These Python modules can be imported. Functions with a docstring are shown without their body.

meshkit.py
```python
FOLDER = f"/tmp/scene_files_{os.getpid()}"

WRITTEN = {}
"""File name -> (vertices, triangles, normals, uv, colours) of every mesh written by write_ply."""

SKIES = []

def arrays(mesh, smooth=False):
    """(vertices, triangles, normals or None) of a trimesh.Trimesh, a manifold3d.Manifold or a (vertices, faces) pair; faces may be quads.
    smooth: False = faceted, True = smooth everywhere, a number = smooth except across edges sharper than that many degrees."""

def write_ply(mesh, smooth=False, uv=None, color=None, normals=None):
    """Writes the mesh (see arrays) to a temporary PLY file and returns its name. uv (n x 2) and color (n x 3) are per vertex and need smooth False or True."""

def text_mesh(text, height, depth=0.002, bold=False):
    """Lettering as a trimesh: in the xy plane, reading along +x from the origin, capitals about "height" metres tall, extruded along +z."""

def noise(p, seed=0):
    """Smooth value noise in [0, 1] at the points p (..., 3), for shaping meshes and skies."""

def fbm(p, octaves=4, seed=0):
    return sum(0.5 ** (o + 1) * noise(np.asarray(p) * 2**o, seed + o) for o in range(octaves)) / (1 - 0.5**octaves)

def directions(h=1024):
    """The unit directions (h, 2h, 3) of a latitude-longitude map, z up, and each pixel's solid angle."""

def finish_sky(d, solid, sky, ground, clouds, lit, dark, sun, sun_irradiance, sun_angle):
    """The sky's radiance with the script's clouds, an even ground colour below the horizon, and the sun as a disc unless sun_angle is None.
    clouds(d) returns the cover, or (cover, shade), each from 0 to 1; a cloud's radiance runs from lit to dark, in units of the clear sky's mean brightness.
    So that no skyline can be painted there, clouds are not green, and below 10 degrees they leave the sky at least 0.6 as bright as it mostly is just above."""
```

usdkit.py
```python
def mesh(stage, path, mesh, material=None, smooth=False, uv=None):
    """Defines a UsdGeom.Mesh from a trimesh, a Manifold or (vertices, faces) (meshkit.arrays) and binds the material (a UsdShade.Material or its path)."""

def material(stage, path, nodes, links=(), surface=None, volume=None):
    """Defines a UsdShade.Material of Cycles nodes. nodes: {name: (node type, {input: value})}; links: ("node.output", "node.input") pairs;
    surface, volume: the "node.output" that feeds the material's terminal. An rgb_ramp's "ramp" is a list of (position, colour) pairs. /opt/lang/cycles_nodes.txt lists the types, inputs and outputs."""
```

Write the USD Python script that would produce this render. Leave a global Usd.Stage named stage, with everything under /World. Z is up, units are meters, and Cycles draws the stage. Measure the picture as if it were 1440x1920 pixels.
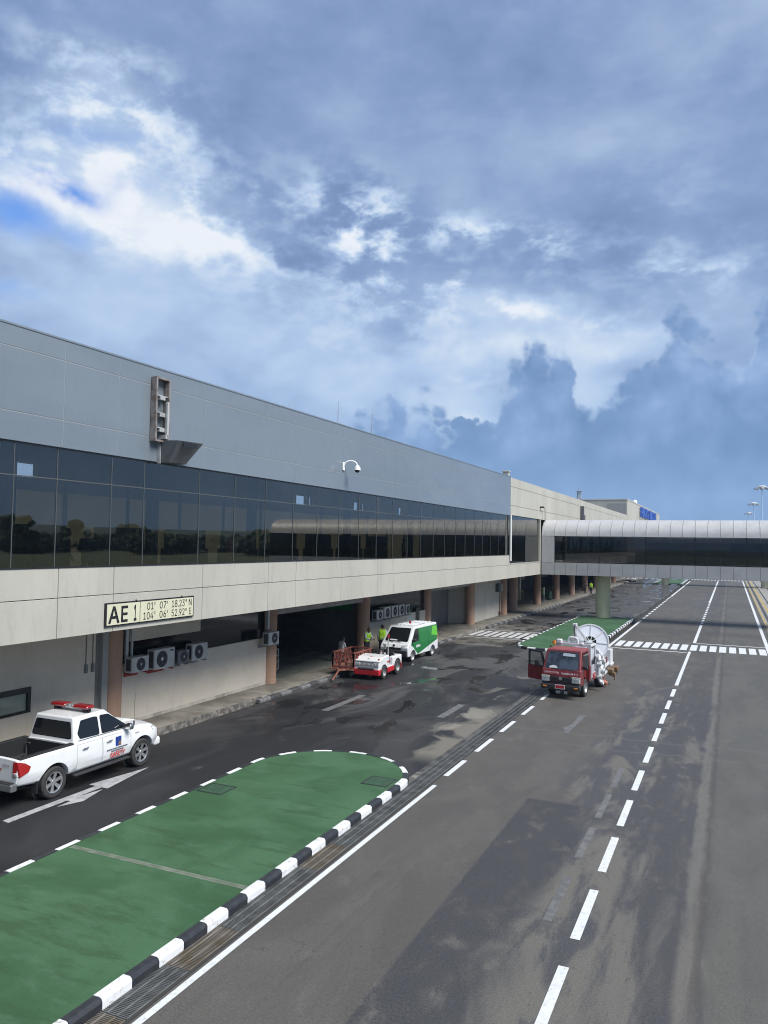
import math, random
import numpy as np, trimesh, usdkit, meshkit
import manifold3d as m3
from shapely.geometry import Polygon
from pxr import Usd, UsdGeom, UsdLux, UsdShade, Gf, Sdf

stage = Usd.Stage.CreateInMemory()
UsdGeom.SetStageUpAxis(stage, 'Z')
world = UsdGeom.Xform.Define(stage, '/World')
UsdGeom.Scope.Define(stage, '/World/Looks')
RNG = random.Random(7)
NPR = np.random.RandomState(7)
PI = math.pi

# ---------------------------------------------------------------- camera
EXPOSURE = 2.2
SKY_STRENGTH = 0.1
SUN_INTENSITY, SUN_ANGLE = 0.33, 30.0
SUN_ELEVATION, SUN_AZIMUTH = 50.0, 100.0         # azimuth from +y towards +x, degrees
CAM_H = 6.4
cam = UsdGeom.Camera.Define(stage, '/World/camera')
cam.CreateHorizontalApertureAttr(24.0)
cam.CreateVerticalApertureAttr(32.0)
cam.CreateFocalLengthAttr(24.0)
cam.CreateFStopAttr(0.0)
cam.CreateClippingRangeAttr((0.1, 60000.0))
cam.CreateExposureAttr(EXPOSURE)
CM = np.array([[0.9114835705763306, 0.0021423484477420453, 0.4113309019664727], [0.4110253233541927, -0.043631918940675835, -0.9105791778923653], [0.015996378684092278, 0.999045377344134, -0.040650336730614765]])
cam.AddTransformOp().Set(Gf.Matrix4d(*CM[:, 0], 0, *CM[:, 1], 0, *CM[:, 2], 0, 0, 0, CAM_H, 1))

# ---------------------------------------------------------------- helpers: colours and node graphs
def lin(*c):
    c = c[0] if len(c) == 1 else c
    return tuple((x / 255 / 12.92 if x / 255 < 0.04045 else ((x / 255 + 0.055) / 1.055) ** 2.4) for x in c)


class Graph:
    """Collects Cycles nodes; an input given as 'node.output' becomes a link."""
    def __init__(self):
        self.nodes, self.links = {}, []

    def n(self, kind, out, **inputs):
        name = f'n{len(self.nodes)}'
        vals = {}
        for k, v in inputs.items():
            if isinstance(v, str) and '.' in v:
                self.links.append((v, f'{name}.{k}'))
            else:
                vals[k] = v
        self.nodes[name] = (kind, vals)
        return f'{name}.{out}'

    def m(self, op, a, b=0.0, c=0.0, clamp=False):
        return self.n('math', 'value', math_type=op, value1=a, value2=b, value3=c, use_clamp=clamp)

    def mix(self, fac, a, b, how='mix'):
        return self.n('mix_color', 'result', blend_type=how, fac=fac, a=a, b=b)

    def step(self, v, lo, hi, t0=0.0, t1=1.0):
        return self.n('map_range', 'result', range_type='smoothstep', value=v, from_min=lo, from_max=hi, to_min=t0, to_max=t1)

    def noise(self, vec, scale, detail=4, rough=0.55, dist=0.0):
        return self.n('noise_texture', 'fac', vector=vec, scale=scale, detail=detail, roughness=rough, distortion=dist)

    def map(self, vec, scale=(1, 1, 1), loc=(0, 0, 0), rot=(0, 0, 0)):
        return self.n('mapping', 'vector', mapping_type='point', vector=vec, scale=scale, location=loc, rotation=rot)

    def ramp(self, fac, stops):
        return self.n('rgb_ramp', 'color', fac=fac, ramp=stops)

    def build(self, name, surface=None, volume=None):
        return usdkit.material(stage, f'/World/Looks/{name}', self.nodes, self.links, surface=surface, volume=volume)

# ---------------------------------------------------------------- sky
SKY_SOFT = [(-40.98, 16.55, 16.73, 3.59, 10, 0.16), (-20.52, 16.39, 11.95, 3.59, 6, 0.18), (-47.34, 14.79, 7.97, 2.39, 10, 0.1), (-9.56, 10.89, 2.79, 2.19, 0, 0.34), (-13.01, 14.38, 8.76, 1.2, -3, 0.2), (-7.71, 14.15, 4.38, 1.2, 0, 0.24), (-19.24, 9.69, 3.59, 1.59, 0, 0.34), (-22.85, 11.42, 5.98, 1.99, 0, 0.14), (-27.67, 11.72, 4.78, 1.99, 0, 0.1), (-30.87, 12.77, 5.98, 2.39, 0, 0.06), (-46.09, 28.68, 3.59, 2.99, 20, 0.22), (-43.87, 26.61, 5.18, 3.98, 25, 0.14), (-49.65, 22.79, 3.19, 1.43, 10, 0.42), (-45.16, 22.4, 6.37, 2.47, 14, 0.38), (-41.13, 21.6, 5.98, 1.43, 14, 0.34), (-35.76, 20.05, 5.18, 0.72, 14, 0.26), (-31.82, 19.49, 1.99, 0.32, 16, 0.3), (-44.72, 30.1, 1.99, 1.2, 20, 0.15), (-50.54, 20.06, 2.39, 1.2, 0, 0.2), (-41.23, 24.75, 5.58, 2.79, 20, 0.18), (-29.43, 19.9, 3.59, 1.59, 10, -0.14), (-32.74, 24.6, 5.98, 2.39, 20, -0.07), (-22.53, 16.39, 2.39, 1.67, 0, -0.16), (-12.66, 19.48, 6.37, 1.91, 8, -0.13), (-36.76, 27.85, 6.37, 3.59, 20, -0.05), (-49.31, 31.2, 8.76, 4.38, 10, -0.04), (-51.14, 27.36, 3.59, 3.19, 0, -0.03), (-7.75, 21.92, 3.59, 4.78, 0, -0.04), (1.7, 19.51, 2.39, 5.18, 0, -0.06), (-26.01, 29.5, 8.76, 2.79, 15, 0.07), (-11.19, 28.11, 5.98, 2.79, 10, 0.09), (-0.95, 33.18, 6.77, 2.39, 0, 0.07), (-19.17, 32.84, 4.78, 2.39, 0, 0.04), (-6.66, 27.35, 4.78, 3.19, 15, 0.05), (-3.4, 22.14, 3.19, 3.19, 20, 0.03), (-2.69, 19.55, 4.38, 0.8, 0, 0.04), (-4.1, 17.11, 6.37, 1.59, 0, 0.08), (-17.43, 24.21, 6.37, 2.79, 15, 0.08), (-42.91, 19.51, 7.97, 1.59, 12, 0.08), (-13.41, 16.62, 7.97, 1.04, 4, 0.14)]
SKY_WISP = [(-25.88, 23.38, 3.59, 2.39, 10, 0.9), (-29.51, 23.25, 3.59, 1.99, 30, 0.7), (-25.85, 21.63, 5.18, 1.35, 25, 1.1), (-24.2, 19.69, 5.58, 2.39, 20, 0.9), (-20.21, 22.61, 5.58, 1.04, 8, 1.2), (-16.21, 22.03, 2.79, 0.64, 6, 0.9), (-12.68, 21.52, 1.67, 1.2, 0, 1.0), (-17.35, 18.02, 4.38, 0.96, 20, 0.7), (-14.19, 16.57, 6.37, 0.72, 5, 0.7), (-2.69, 19.32, 5.18, 0.56, 0, 0.45), (-19.63, 9.11, 1.99, 0.88, 0, 0.7), (-9.21, 16.24, 2.39, 0.56, 0, 0.5), (-2.35, 18.33, 2.39, 1.2, 0, 0.4), (-45.4, 29.1, 3.98, 2.79, 10, 0.7), (-49.34, 23.47, 4.38, 1.99, 10, 0.6), (-43.82, 25.36, 7.57, 4.78, 25, 0.7), (-37.37, 22.18, 4.78, 2.39, 20, 0.55), (-34.69, 23.78, 2.39, 1.2, 0, 0.5), (-31.03, 19.82, 2.39, 0.8, 20, 0.5), (-22.95, 17.13, 10.36, 3.59, 5, 0.45), (-13.45, 20.58, 8.76, 2.39, 0, 0.35), (-39.39, 25.96, 5.98, 3.19, 20, 0.35), (-4.11, 21.22, 4.78, 3.59, 20, 0.4), (-27.55, 25.55, 4.78, 1.59, 20, 0.3), (-42.98, 21.88, 8.76, 2.39, 14, 0.8), (-6.62, 15.17, 3.98, 1.2, 0, 0.4), (-18.08, 12.01, 2.39, 0.56, 0, 0.35)]
SKY_HOLE = [(-50.58, 21.18, 3.19, 1.27, 10, 1.0), (-50.36, 24.21, 3.19, 0.88, 10, 0.9), (-47.3, 23.68, 1.79, 0.64, 20, 0.8), (-51.36, 15.79, 1.99, 0.56, 0, 0.4), (-45.66, 26.63, 2.39, 0.8, 0, 0.35), (-43.78, 24.08, 1.59, 0.6, 0, 0.4)]
CUMULUS_TOP = [(-44.09, -1.11), (-33.78, 2.15), (-29.91, 4.6), (-28.37, 6.62), (-27.21, 8.61), (-26.62, 9.22), (-26.01, 8.64), (-25.62, 8.84), (-24.83, 9.84), (-24.04, 10.36), (-22.84, 10.57), (-21.64, 10.46), (-20.83, 9.88), (-20.02, 8.83), (-19.23, 8.72), (-18.44, 9.11), (-17.26, 9.42), (-16.08, 10.07), (-15.7, 11.03), (-15.12, 11.98), (-14.63, 12.92), (-13.78, 13.96), (-13.01, 14.31), (-11.85, 14.42), (-11.01, 14.09), (-10.62, 12.8), (-10.54, 11.11), (-10.49, 10.16), (-9.93, 9.84), (-9.18, 9.75), (-8.81, 10.23), (-8.07, 11.02), (-6.97, 11.72), (-5.88, 12.59), (-4.88, 13.33), (-4.67, 14.32), (-4.1, 15.35), (-3.22, 15.74), (-2.35, 15.56), (-1.66, 14.73), (-0.98, 14.04), (0.03, 13.43), (0.52, 12.16), (1.02, 12.12), (1.68, 15.17), (2.33, 16.45), (4.23, 15.22)]


def make_sky():
    g = Graph()
    d = g.n('geometry', 'position')
    x, y, z = (g.n('separate_xyz', k, vector=d) for k in 'xyz')
    deg = 180 / PI
    az = g.m('multiply', g.m('arctan2', x, y), deg)
    el = g.m('multiply', g.m('arcsine', z), deg)
    # foreshortening of a flat layer of cloud towards the horizon: streaks lengthen low down
    w1 = g.m('subtract', g.noise(d, 7.0, 5, 0.6), 0.5)
    w2 = g.m('subtract', g.noise(g.map(d, loc=(5.2, 1.3, 8.1)), 9.0, 5, 0.6), 0.5)
    azw = g.m('multiply_add', w1, 7.0, az)
    elw = g.m('multiply_add', w2, 4.5, el)
    P = g.n('combine_xyz', 'vector', x=azw, y=elw, z=0.0)

    def blobs(items):
        total = None
        for a, e, sa, se, t, amp in items:
            q = g.n('mapping', 'vector', mapping_type='texture', vector=P, location=(a, e, 0), rotation=(0, 0, -math.radians(t)), scale=(sa / max(0.3, math.cos(math.radians(e))), se, 1))
            r = g.n('vector_math', 'value', math_type='length', vector1=q)
            v = g.step(r, 0.0, 1.75, amp, 0.0)
            total = v if total is None else g.m('add', total, v)
        return total
    fine = g.noise(g.map(d, rot=(0.2, 0.1, 0.4), scale=(1, 1, 1.8)), 15.0, 9, 0.62, 0.12)
    mid = g.noise(g.map(d, loc=(2.1, 7.7, 3.3), scale=(1, 1, 2.1)), 5.5, 8, 0.58, 0.1)
    big = g.noise(g.map(d, loc=(9.1, 4.7, 1.3), scale=(1, 1, 1.5)), 2.0, 4, 0.5)
    base = g.ramp(g.m('divide', el, 60.0), [(0.0, (.48,) * 3), (0.15, (.55,) * 3), (0.25, (.50,) * 3), (0.36, (.42,) * 3), (0.55, (.39,) * 3), (0.75, (.50,) * 3), (1.0, (.60,) * 3)])
    B = g.m('add', base, blobs(SKY_SOFT))
    B = g.m('add', B, g.step(az, 8.0, 45.0, 0.0, 0.22))       # thinner cloud towards the east, where the light comes from
    B = g.m('multiply_add', g.m('subtract', mid, 0.5), 0.55, B)
    B = g.m('multiply_add', g.m('subtract', big, 0.5), 0.22, B)
    B = g.m('multiply_add', g.m('subtract', fine, 0.5), 0.30, B)
    wisp = g.m('multiply', blobs(SKY_WISP), g.step(fine, 0.42, 0.67))
    B = g.m('multiply_add', wisp, 0.42, B)
    C = lambda *c: lin(c)
    col = g.ramp(g.m('multiply', B, 0.8), [(0.0, C(98, 123, 166)), (0.2, C(114, 137, 178)), (0.32, C(134, 156, 196)), (0.44, C(158, 179, 211)), (0.56, C(182, 203, 232)), (0.7, C(208, 223, 240)), (0.85, C(232, 240, 248)), (1.0, C(248, 250, 252))])
    # towering clouds low ahead, darker than the bright sky behind them
    w3 = g.m('subtract', g.noise(g.map(d, loc=(1.2, 2.3, 8.1)), 26.0, 6, 0.6), 0.5)
    w4 = g.m('subtract', g.noise(g.map(d, loc=(6.2, 5.3, 2.1)), 32.0, 6, 0.62), 0.5)
    az2 = g.m('multiply_add', w3, 1.6, az)
    lo, hi = CUMULUS_TOP[0][0], CUMULUS_TOP[-1][0]
    u = g.n('map_range', 'result', value=az2, from_min=lo, from_max=hi, to_min=0.0, to_max=1.0, clamp=True)
    top = g.ramp(u, [((a - lo) / (hi - lo), (e / 20.0,) * 3) for a, e in CUMULUS_TOP])
    th = g.m('multiply', g.n('rgb_to_bw', 'val', color=top), 20.0)
    c2 = g.n('combine_xyz', 'vector', x=g.m('multiply_add', w1, 3.0, az), y=g.m('multiply_add', w2, 3.0, el), z=0.0)
    def lobes(sc):
        v = g.n('voronoi_texture', 'distance', dimensions='2D', feature='smooth_f1', vector=c2, scale=sc, smoothness=0.25)
        return g.m('subtract', 0.45, v)
    th = g.m('multiply_add', lobes(0.36), 3.4, th)
    th = g.m('multiply_add', lobes(0.9), 1.8, th)
    th = g.m('multiply_add', lobes(2.1), 0.9, th)
    gap = g.m('subtract', g.m('multiply_add', w4, 1.2, th), el)          # > 0 inside
    soft = g.step(g.noise(d, 4.0, 3), 0.42, 0.6, 0.35, 1.6)
    inside = g.step(gap, g.m('multiply', soft, -0.5), soft)
    puff = g.noise(g.map(d, loc=(3.2, 0.3, 4.1)), 12.0, 8, 0.55, 0.2)
    deep = g.m('multiply_add', g.m('add', g.m('subtract', puff, 0.5), g.m('multiply', lobes(0.45), 0.15)), 1.7, g.ramp(g.m('divide', el, 20.0), [(0.0, (.10,) * 3), (0.12, (.18,) * 3), (0.35, (.27,) * 3), (0.6, (.42,) * 3), (1.0, (.52,) * 3)]))
    ccol = g.ramp(deep, [(0.0, C(88, 120, 162)), (0.25, C(104, 135, 178)), (0.5, C(128, 156, 199)), (0.75, C(152, 179, 218)), (1.0, C(176, 200, 231))])
    rim = g.m('multiply', g.step(gap, 1.6, 0.0), g.step(puff, 0.40, 0.62, 0.05, 0.5))
    ccol = g.mix(rim, ccol, C(196, 214, 238))
    cloud = g.mix(inside, col, ccol)
    K = 1.0 / (SKY_STRENGTH * 2 ** EXPOSURE)
    cloud = g.n('vector_math', 'vector', math_type='scale', vector1=cloud, scale=K)
    sky = g.n('sky_texture', 'color', sky_type='single_scattering', sun_disc=False, sun_elevation=math.radians(SUN_ELEVATION), sun_rotation=math.radians(SUN_AZIMUTH), altitude=10.0, air_density=1.0, aerosol_density=0.6, ozone_density=1.0)
    hole = g.m('multiply', blobs(SKY_HOLE), g.step(mid, 0.62, 0.40))
    cover = g.m('subtract', 0.97, g.m('multiply', hole, 0.95), clamp=True)
    out = g.mix(cover, g.n("vector_math", "vector", math_type="multiply", vector1=sky, vector2=(0.20, 0.30, 0.46)), cloud)
    bg = g.n('background_shader', 'background', color=out, strength=SKY_STRENGTH)
    return g.build('sky_look', surface=bg)


dome = UsdLux.DomeLight.Define(stage, '/World/sky')
dome.GetPrim().SetCustomDataByKey('kind', 'structure')
UsdShade.MaterialBindingAPI.Apply(dome.GetPrim()).Bind(make_sky())
sun = UsdLux.DistantLight.Define(stage, '/World/sun')
sun.CreateIntensityAttr(SUN_INTENSITY)
sun.CreateAngleAttr(SUN_ANGLE)
sun.CreateNormalizeAttr(True)
sun.CreateColorAttr((1.0, 0.975, 0.93))
_e, _a = math.radians(SUN_ELEVATION), math.radians(SUN_AZIMUTH)
to_sun = np.array([math.sin(_a) * math.cos(_e), math.cos(_a) * math.cos(_e), math.sin(_e)])
_zx = np.cross([0, 0, 1.0], to_sun); _zx /= np.linalg.norm(_zx)
_zy = np.cross(to_sun, _zx)
sun.AddTransformOp().Set(Gf.Matrix4d(*_zx, 0, *_zy, 0, *to_sun, 0, 0, 0, 50, 1))


# ---------------------------------------------------------------- helpers: materials
MATS = {}
def mat(name, color, rough=0.6, metal=0.0, color2=None, scale=3.0, detail=4, lo=0.35, hi=0.65, bump=0.0, bscale=40.0, spec=0.5, rough2=None, emit=None, stretch=(1, 1, 1), world_space=True, coat=0.0, dirt=0.0):
    """A principled paint, stone or metal with a fractal second tone, grain and fine relief."""
    if name in MATS:
        return MATS[name]
    g = Graph()
    p = g.n('geometry', 'position') if world_space else g.n('texture_coordinate', 'object')
    kw = dict(metallic=metal, roughness=rough, specular_ior_level=spec)
    base = color
    if color2 is not None or rough2 is not None:
        f = g.step(g.noise(g.map(p, scale=stretch), scale, detail, 0.6), lo, hi)
        if color2 is not None:
            base = g.mix(f, color, color2)
        if rough2 is not None:
            kw['roughness'] = g.n('map_range', 'result', value=f, from_min=0.0, from_max=1.0, to_min=rough, to_max=rough2)
    if dirt:
        f2 = g.noise(g.map(p, scale=(1, 1, 0.25)), 5.0, 6, 0.7)
        base = g.mix(g.m('multiply', g.step(f2, 0.48, 0.75), dirt), base, tuple(0.35 * c for c in color))
    kw['base_color'] = base
    if bump:
        kw['normal'] = g.n('bump', 'normal', height=g.noise(p, bscale, 3, 0.6), strength=bump, distance=0.02)
    if coat:
        kw['coat_weight'] = coat
        kw['coat_roughness'] = 0.05
    if emit:
        kw['emission_color'] = emit
        kw['emission_strength'] = 1.0
    s = g.n('principled_bsdf', 'BSDF', **kw)
    MATS[name] = g.build(name, surface=s)
    return MATS[name]


def glass(name, tint=(0.25, 0.28, 0.28), ior=1.9, rough=0.0, sheen=(0.95, 0.97, 1.0)):
    if name in MATS:
        return MATS[name]
    g = Graph()
    f = g.n('fresnel', 'fac', IOR=ior)
    a = g.n('transparent_bsdf', 'BSDF', color=tint)
    b = g.n('glossy_bsdf', 'BSDF', color=sheen, roughness=rough)
    MATS[name] = g.build(name, surface=g.n('mix_closure', 'closure', fac=f, closure1=a, closure2=b))
    return MATS[name]

# ---------------------------------------------------------------- helpers: scene tree
TAKEN = {}
def numbered(parent, name):
    k = TAKEN.get((parent, name), 0)
    TAKEN[(parent, name)] = k + 1
    return f'{parent}/{name}' if k == 0 else f'{parent}/{name}_{k:03d}'


def data(path, label=None, cat=None, group=None, kind=None):
    p = stage.GetPrimAtPath(path)
    for k, v in (('label', label), ('category', cat), ('group', group), ('kind', kind)):
        if v:
            p.SetCustomDataByKey(k, v)
    return path


def thing(name, label=None, cat=None, loc=(0, 0, 0), rot=0.0, group=None, kind=None, parent='/World'):
    path = numbered(parent, name)
    x = UsdGeom.Xform.Define(stage, path)
    x.AddTranslateOp().Set(Gf.Vec3d(*map(float, loc)))
    x.AddRotateZOp().Set(float(rot))
    return data(path, label, cat, group, kind)


def put(parent, name, mesh, m, smooth=False, label=None, cat=None, group=None, kind=None, exact=False):
    path = f'{parent}/{name}' if exact else numbered(parent, name)
    if isinstance(mesh, MB):
        mesh = mesh.mesh()
    usdkit.mesh(stage, path, mesh, m, smooth=smooth)
    return data(path, label, cat, group, kind)

# ---------------------------------------------------------------- helpers: shapes
def quat_to(d):
    d = np.asarray(d, float); d = d / np.linalg.norm(d)
    return trimesh.geometry.align_vectors([0, 0, 1], d)


class MB:
    """Collects boxes, tubes and plates that make ONE mesh."""
    def __init__(self): self.v, self.f, self.k = [], [], 0
    def add(self, v, f):
        v, f = np.asarray(v, float), np.asarray(f, int)
        if f.shape[1] == 4:
            f = np.vstack([f[:, [0, 1, 2]], f[:, [0, 2, 3]]])
        self.v.append(v); self.f.append(f + self.k); self.k += len(v)
        return self
    def tm(self, t, xf=None):
        if hasattr(t, 'to_mesh'):
            q = t.to_mesh(); v, f = q.vert_properties[:, :3], q.tri_verts
        else:
            v, f = t.vertices, t.faces
        v = np.asarray(v)
        if xf is not None:
            v = v @ xf[:3, :3].T + xf[:3, 3]
        return self.add(v, f)
    def box(self, x0, x1, y0, y1, z0, z1):
        v = [(x, y, z) for x in (x0, x1) for y in (y0, y1) for z in (z0, z1)]
        return self.add(v, [(0, 1, 3, 2), (4, 6, 7, 5), (0, 4, 5, 1), (2, 3, 7, 6), (0, 2, 6, 4), (1, 5, 7, 3)])
    def rbox(self, x0, x1, y0, y1, z0, z1, r=0.02):
        return self.tm(rb(x0, x1, y0, y1, z0, z1, r))
    def tube(self, p0, p1, r, r1=None, n=10, cap=True):
        p0, p1 = np.asarray(p0, float), np.asarray(p1, float)
        r1 = r if r1 is None else r1
        R = quat_to(p1 - p0)[:3, :3]
        a = np.arange(n) * 2 * PI / n
        c = np.stack([np.cos(a), np.sin(a), 0 * a], 1) @ R.T
        v = np.vstack([p0 + r * c, p1 + r1 * c, [p0], [p1]])
        f = []
        for i in range(n):
            j = (i + 1) % n
            f += [(i, j, n + j), (i, n + j, n + i)]
            if cap:
                f += [(2 * n, j, i), (2 * n + 1, n + i, n + j)]
        return self.add(v, f)
    def path(self, pts, r, n=8):
        for a, b in zip(pts[:-1], pts[1:]):
            self.tube(a, b, r, n=n)
        return self
    def bar(self, p0, p1, w, h):
        """A square bar of width w and height h from p0 to p1."""
        p0, p1 = np.asarray(p0, float), np.asarray(p1, float)
        d = p1 - p0; L = np.linalg.norm(d); d /= L
        up = np.array([0, 0, 1.0]) if abs(d[2]) < 0.95 else np.array([1.0, 0, 0])
        s = np.cross(d, up); s /= np.linalg.norm(s); u = np.cross(s, d)
        v = [p + a * s * w / 2 + b * u * h / 2 for p in (p0, p1) for a, b in ((-1, -1), (1, -1), (1, 1), (-1, 1))]
        return self.add(v, [(0, 1, 2, 3), (7, 6, 5, 4), (0, 4, 5, 1), (1, 5, 6, 2), (2, 6, 7, 3), (3, 7, 4, 0)])
    def sheet(self, pts, z):
        """A flat polygon at height z facing up."""
        v, f = trimesh.creation.triangulate_polygon(Polygon(pts), engine='earcut')
        v3 = np.column_stack([v, np.full(len(v), z)])
        t = np.asarray(f)
        n = np.cross(v[t[:, 1]] - v[t[:, 0]], v[t[:, 2]] - v[t[:, 0]])
        t[n < 0] = t[n < 0][:, ::-1]
        return self.add(v3, t)
    def sphere(self, c, r, sub=2, s=(1, 1, 1)):
        t = trimesh.creation.icosphere(sub, 1.0)
        return self.add(t.vertices * r * np.asarray(s) + c, t.faces)
    def mesh(self):
        return np.vstack(self.v), np.vstack(self.f)


def tri(m):
    if hasattr(m, 'to_mesh'):
        q = m.to_mesh()
        return trimesh.Trimesh(q.vert_properties[:, :3], q.tri_verts, process=False)
    return trimesh.Trimesh(*m, process=False)


def man(t):
    t = t if isinstance(t, trimesh.Trimesh) else trimesh.Trimesh(*t)
    t.merge_vertices()
    m = m3.Manifold(m3.Mesh(np.asarray(t.vertices, np.float32), np.asarray(t.faces, np.uint32)))
    if m.volume() < 0:
        m = m3.Manifold(m3.Mesh(np.asarray(t.vertices, np.float32), np.asarray(t.faces[:, ::-1], np.uint32)))
    return m


def bm(x0, x1, y0, y1, z0, z1):
    return m3.Manifold.cube((x1 - x0, y1 - y0, z1 - z0)).translate((x0, y0, z0))


def hull(pts, r=0.03, seg=12):
    """The hull of equal balls at the points: a rounded solid."""
    s = m3.Manifold.sphere(r, seg)
    return m3.Manifold.batch_hull([s.translate(tuple(map(float, p))) for p in pts])


def rb(x0, x1, y0, y1, z0, z1, r=0.02, seg=8):
    r = min(r, (x1 - x0) / 2.02, (y1 - y0) / 2.02, (z1 - z0) / 2.02)
    return hull([(x, y, z) for x in (x0 + r, x1 - r) for y in (y0 + r, y1 - r) for z in (z0 + r, z1 - r)], r, seg)


def cyl(p0, p1, r, n=32):
    p0, p1 = np.asarray(p0, float), np.asarray(p1, float)
    L = np.linalg.norm(p1 - p0)
    X = quat_to(p1 - p0); X[:3, 3] = p0
    return m3.Manifold.cylinder(L, r, r, n).transform(X[:3, :4])


def prism_yz(poly, x0, x1):
    """A polygon of (y, z) points drawn out along x."""
    a = np.asarray(poly, float)
    if Polygon(a).exterior.is_ccw is False:
        a = a[::-1]
    m = m3.CrossSection([a]).extrude(x1 - x0)
    return m.transform(np.array([[0, 0, 1, x0], [1, 0, 0, 0], [0, 1, 0, 0]], float))


def prism_xz(poly, y0, y1):
    a = np.asarray(poly, float)
    if Polygon(a).exterior.is_ccw:
        a = a[::-1]
    return m3.CrossSection([a[::-1]]).extrude(y1 - y0).transform(np.array([[1, 0, 0, 0], [0, 0, -1, y1], [0, 1, 0, 0]], float))


def lathe(profile, n=32, axis='x'):
    """(radius, along) points revolved; axis x, y or z."""
    prof = np.asarray(profile, float)
    a = np.arange(n) * 2 * PI / n
    k = len(prof)
    v = np.stack([np.outer(np.cos(a), prof[:, 0]), np.outer(np.sin(a), prof[:, 0]), np.tile(prof[:, 1], (n, 1))], -1).reshape(-1, 3)
    f = []
    for i in range(n):
        j = (i + 1) % n
        for q in range(k - 1):
            f.append((i * k + q, j * k + q, j * k + q + 1, i * k + q + 1))
    f = np.array(f); f = np.vstack([f[:, [0, 1, 2]], f[:, [0, 2, 3]]])
    if axis == 'x': v = v[:, [2, 0, 1]]
    elif axis == 'y': v = v[:, [1, 2, 0]]
    return v, f


def patch(q, poly, off=0.004, thick=0.006, nu=6, nv=6):
    """A plate on the bilinear quad q = (p00, p10, p11, p01); poly in its (u, v) square. Front face stands off along the normal (p10-p00)x(p01-p00)."""
    q = np.asarray(q, float)
    pl = Polygon(poly)
    v, f = trimesh.creation.triangulate_polygon(pl, engine='earcut')
    v = np.asarray(v); f = np.asarray(f)
    n2 = np.cross(v[f[:, 1]] - v[f[:, 0]], v[f[:, 2]] - v[f[:, 0]])
    f[n2 < 0] = f[n2 < 0][:, ::-1]
    u, w = v[:, :1], v[:, 1:]
    p = q[0] * (1 - u) * (1 - w) + q[1] * u * (1 - w) + q[2] * u * w + q[3] * (1 - u) * w
    nrm = np.cross(q[1] - q[0], q[3] - q[0]); nrm /= np.linalg.norm(nrm)
    k = len(v)
    a, b = p + nrm * off, p + nrm * (off - thick)
    faces = [f, f[:, ::-1] + k]
    e = np.sort(np.vstack([f[:, [0, 1]], f[:, [1, 2]], f[:, [2, 0]]]), 1)
    raw = np.vstack([f[:, [0, 1]], f[:, [1, 2]], f[:, [2, 0]]])
    _, inv, cnt = np.unique(e, axis=0, return_inverse=True, return_counts=True)
    for i, j in raw[cnt[inv.ravel()] == 1]:
        faces.append(np.array([[j, i, i + k], [j, i + k, j + k]]))
    return np.vstack([a, b]), np.vstack(faces)


def round_poly(pts, r=0.06, n=4):
    p = Polygon(pts)
    return list(p.buffer(-r).buffer(r, quad_segs=n).exterior.coords)[:-1]


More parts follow.
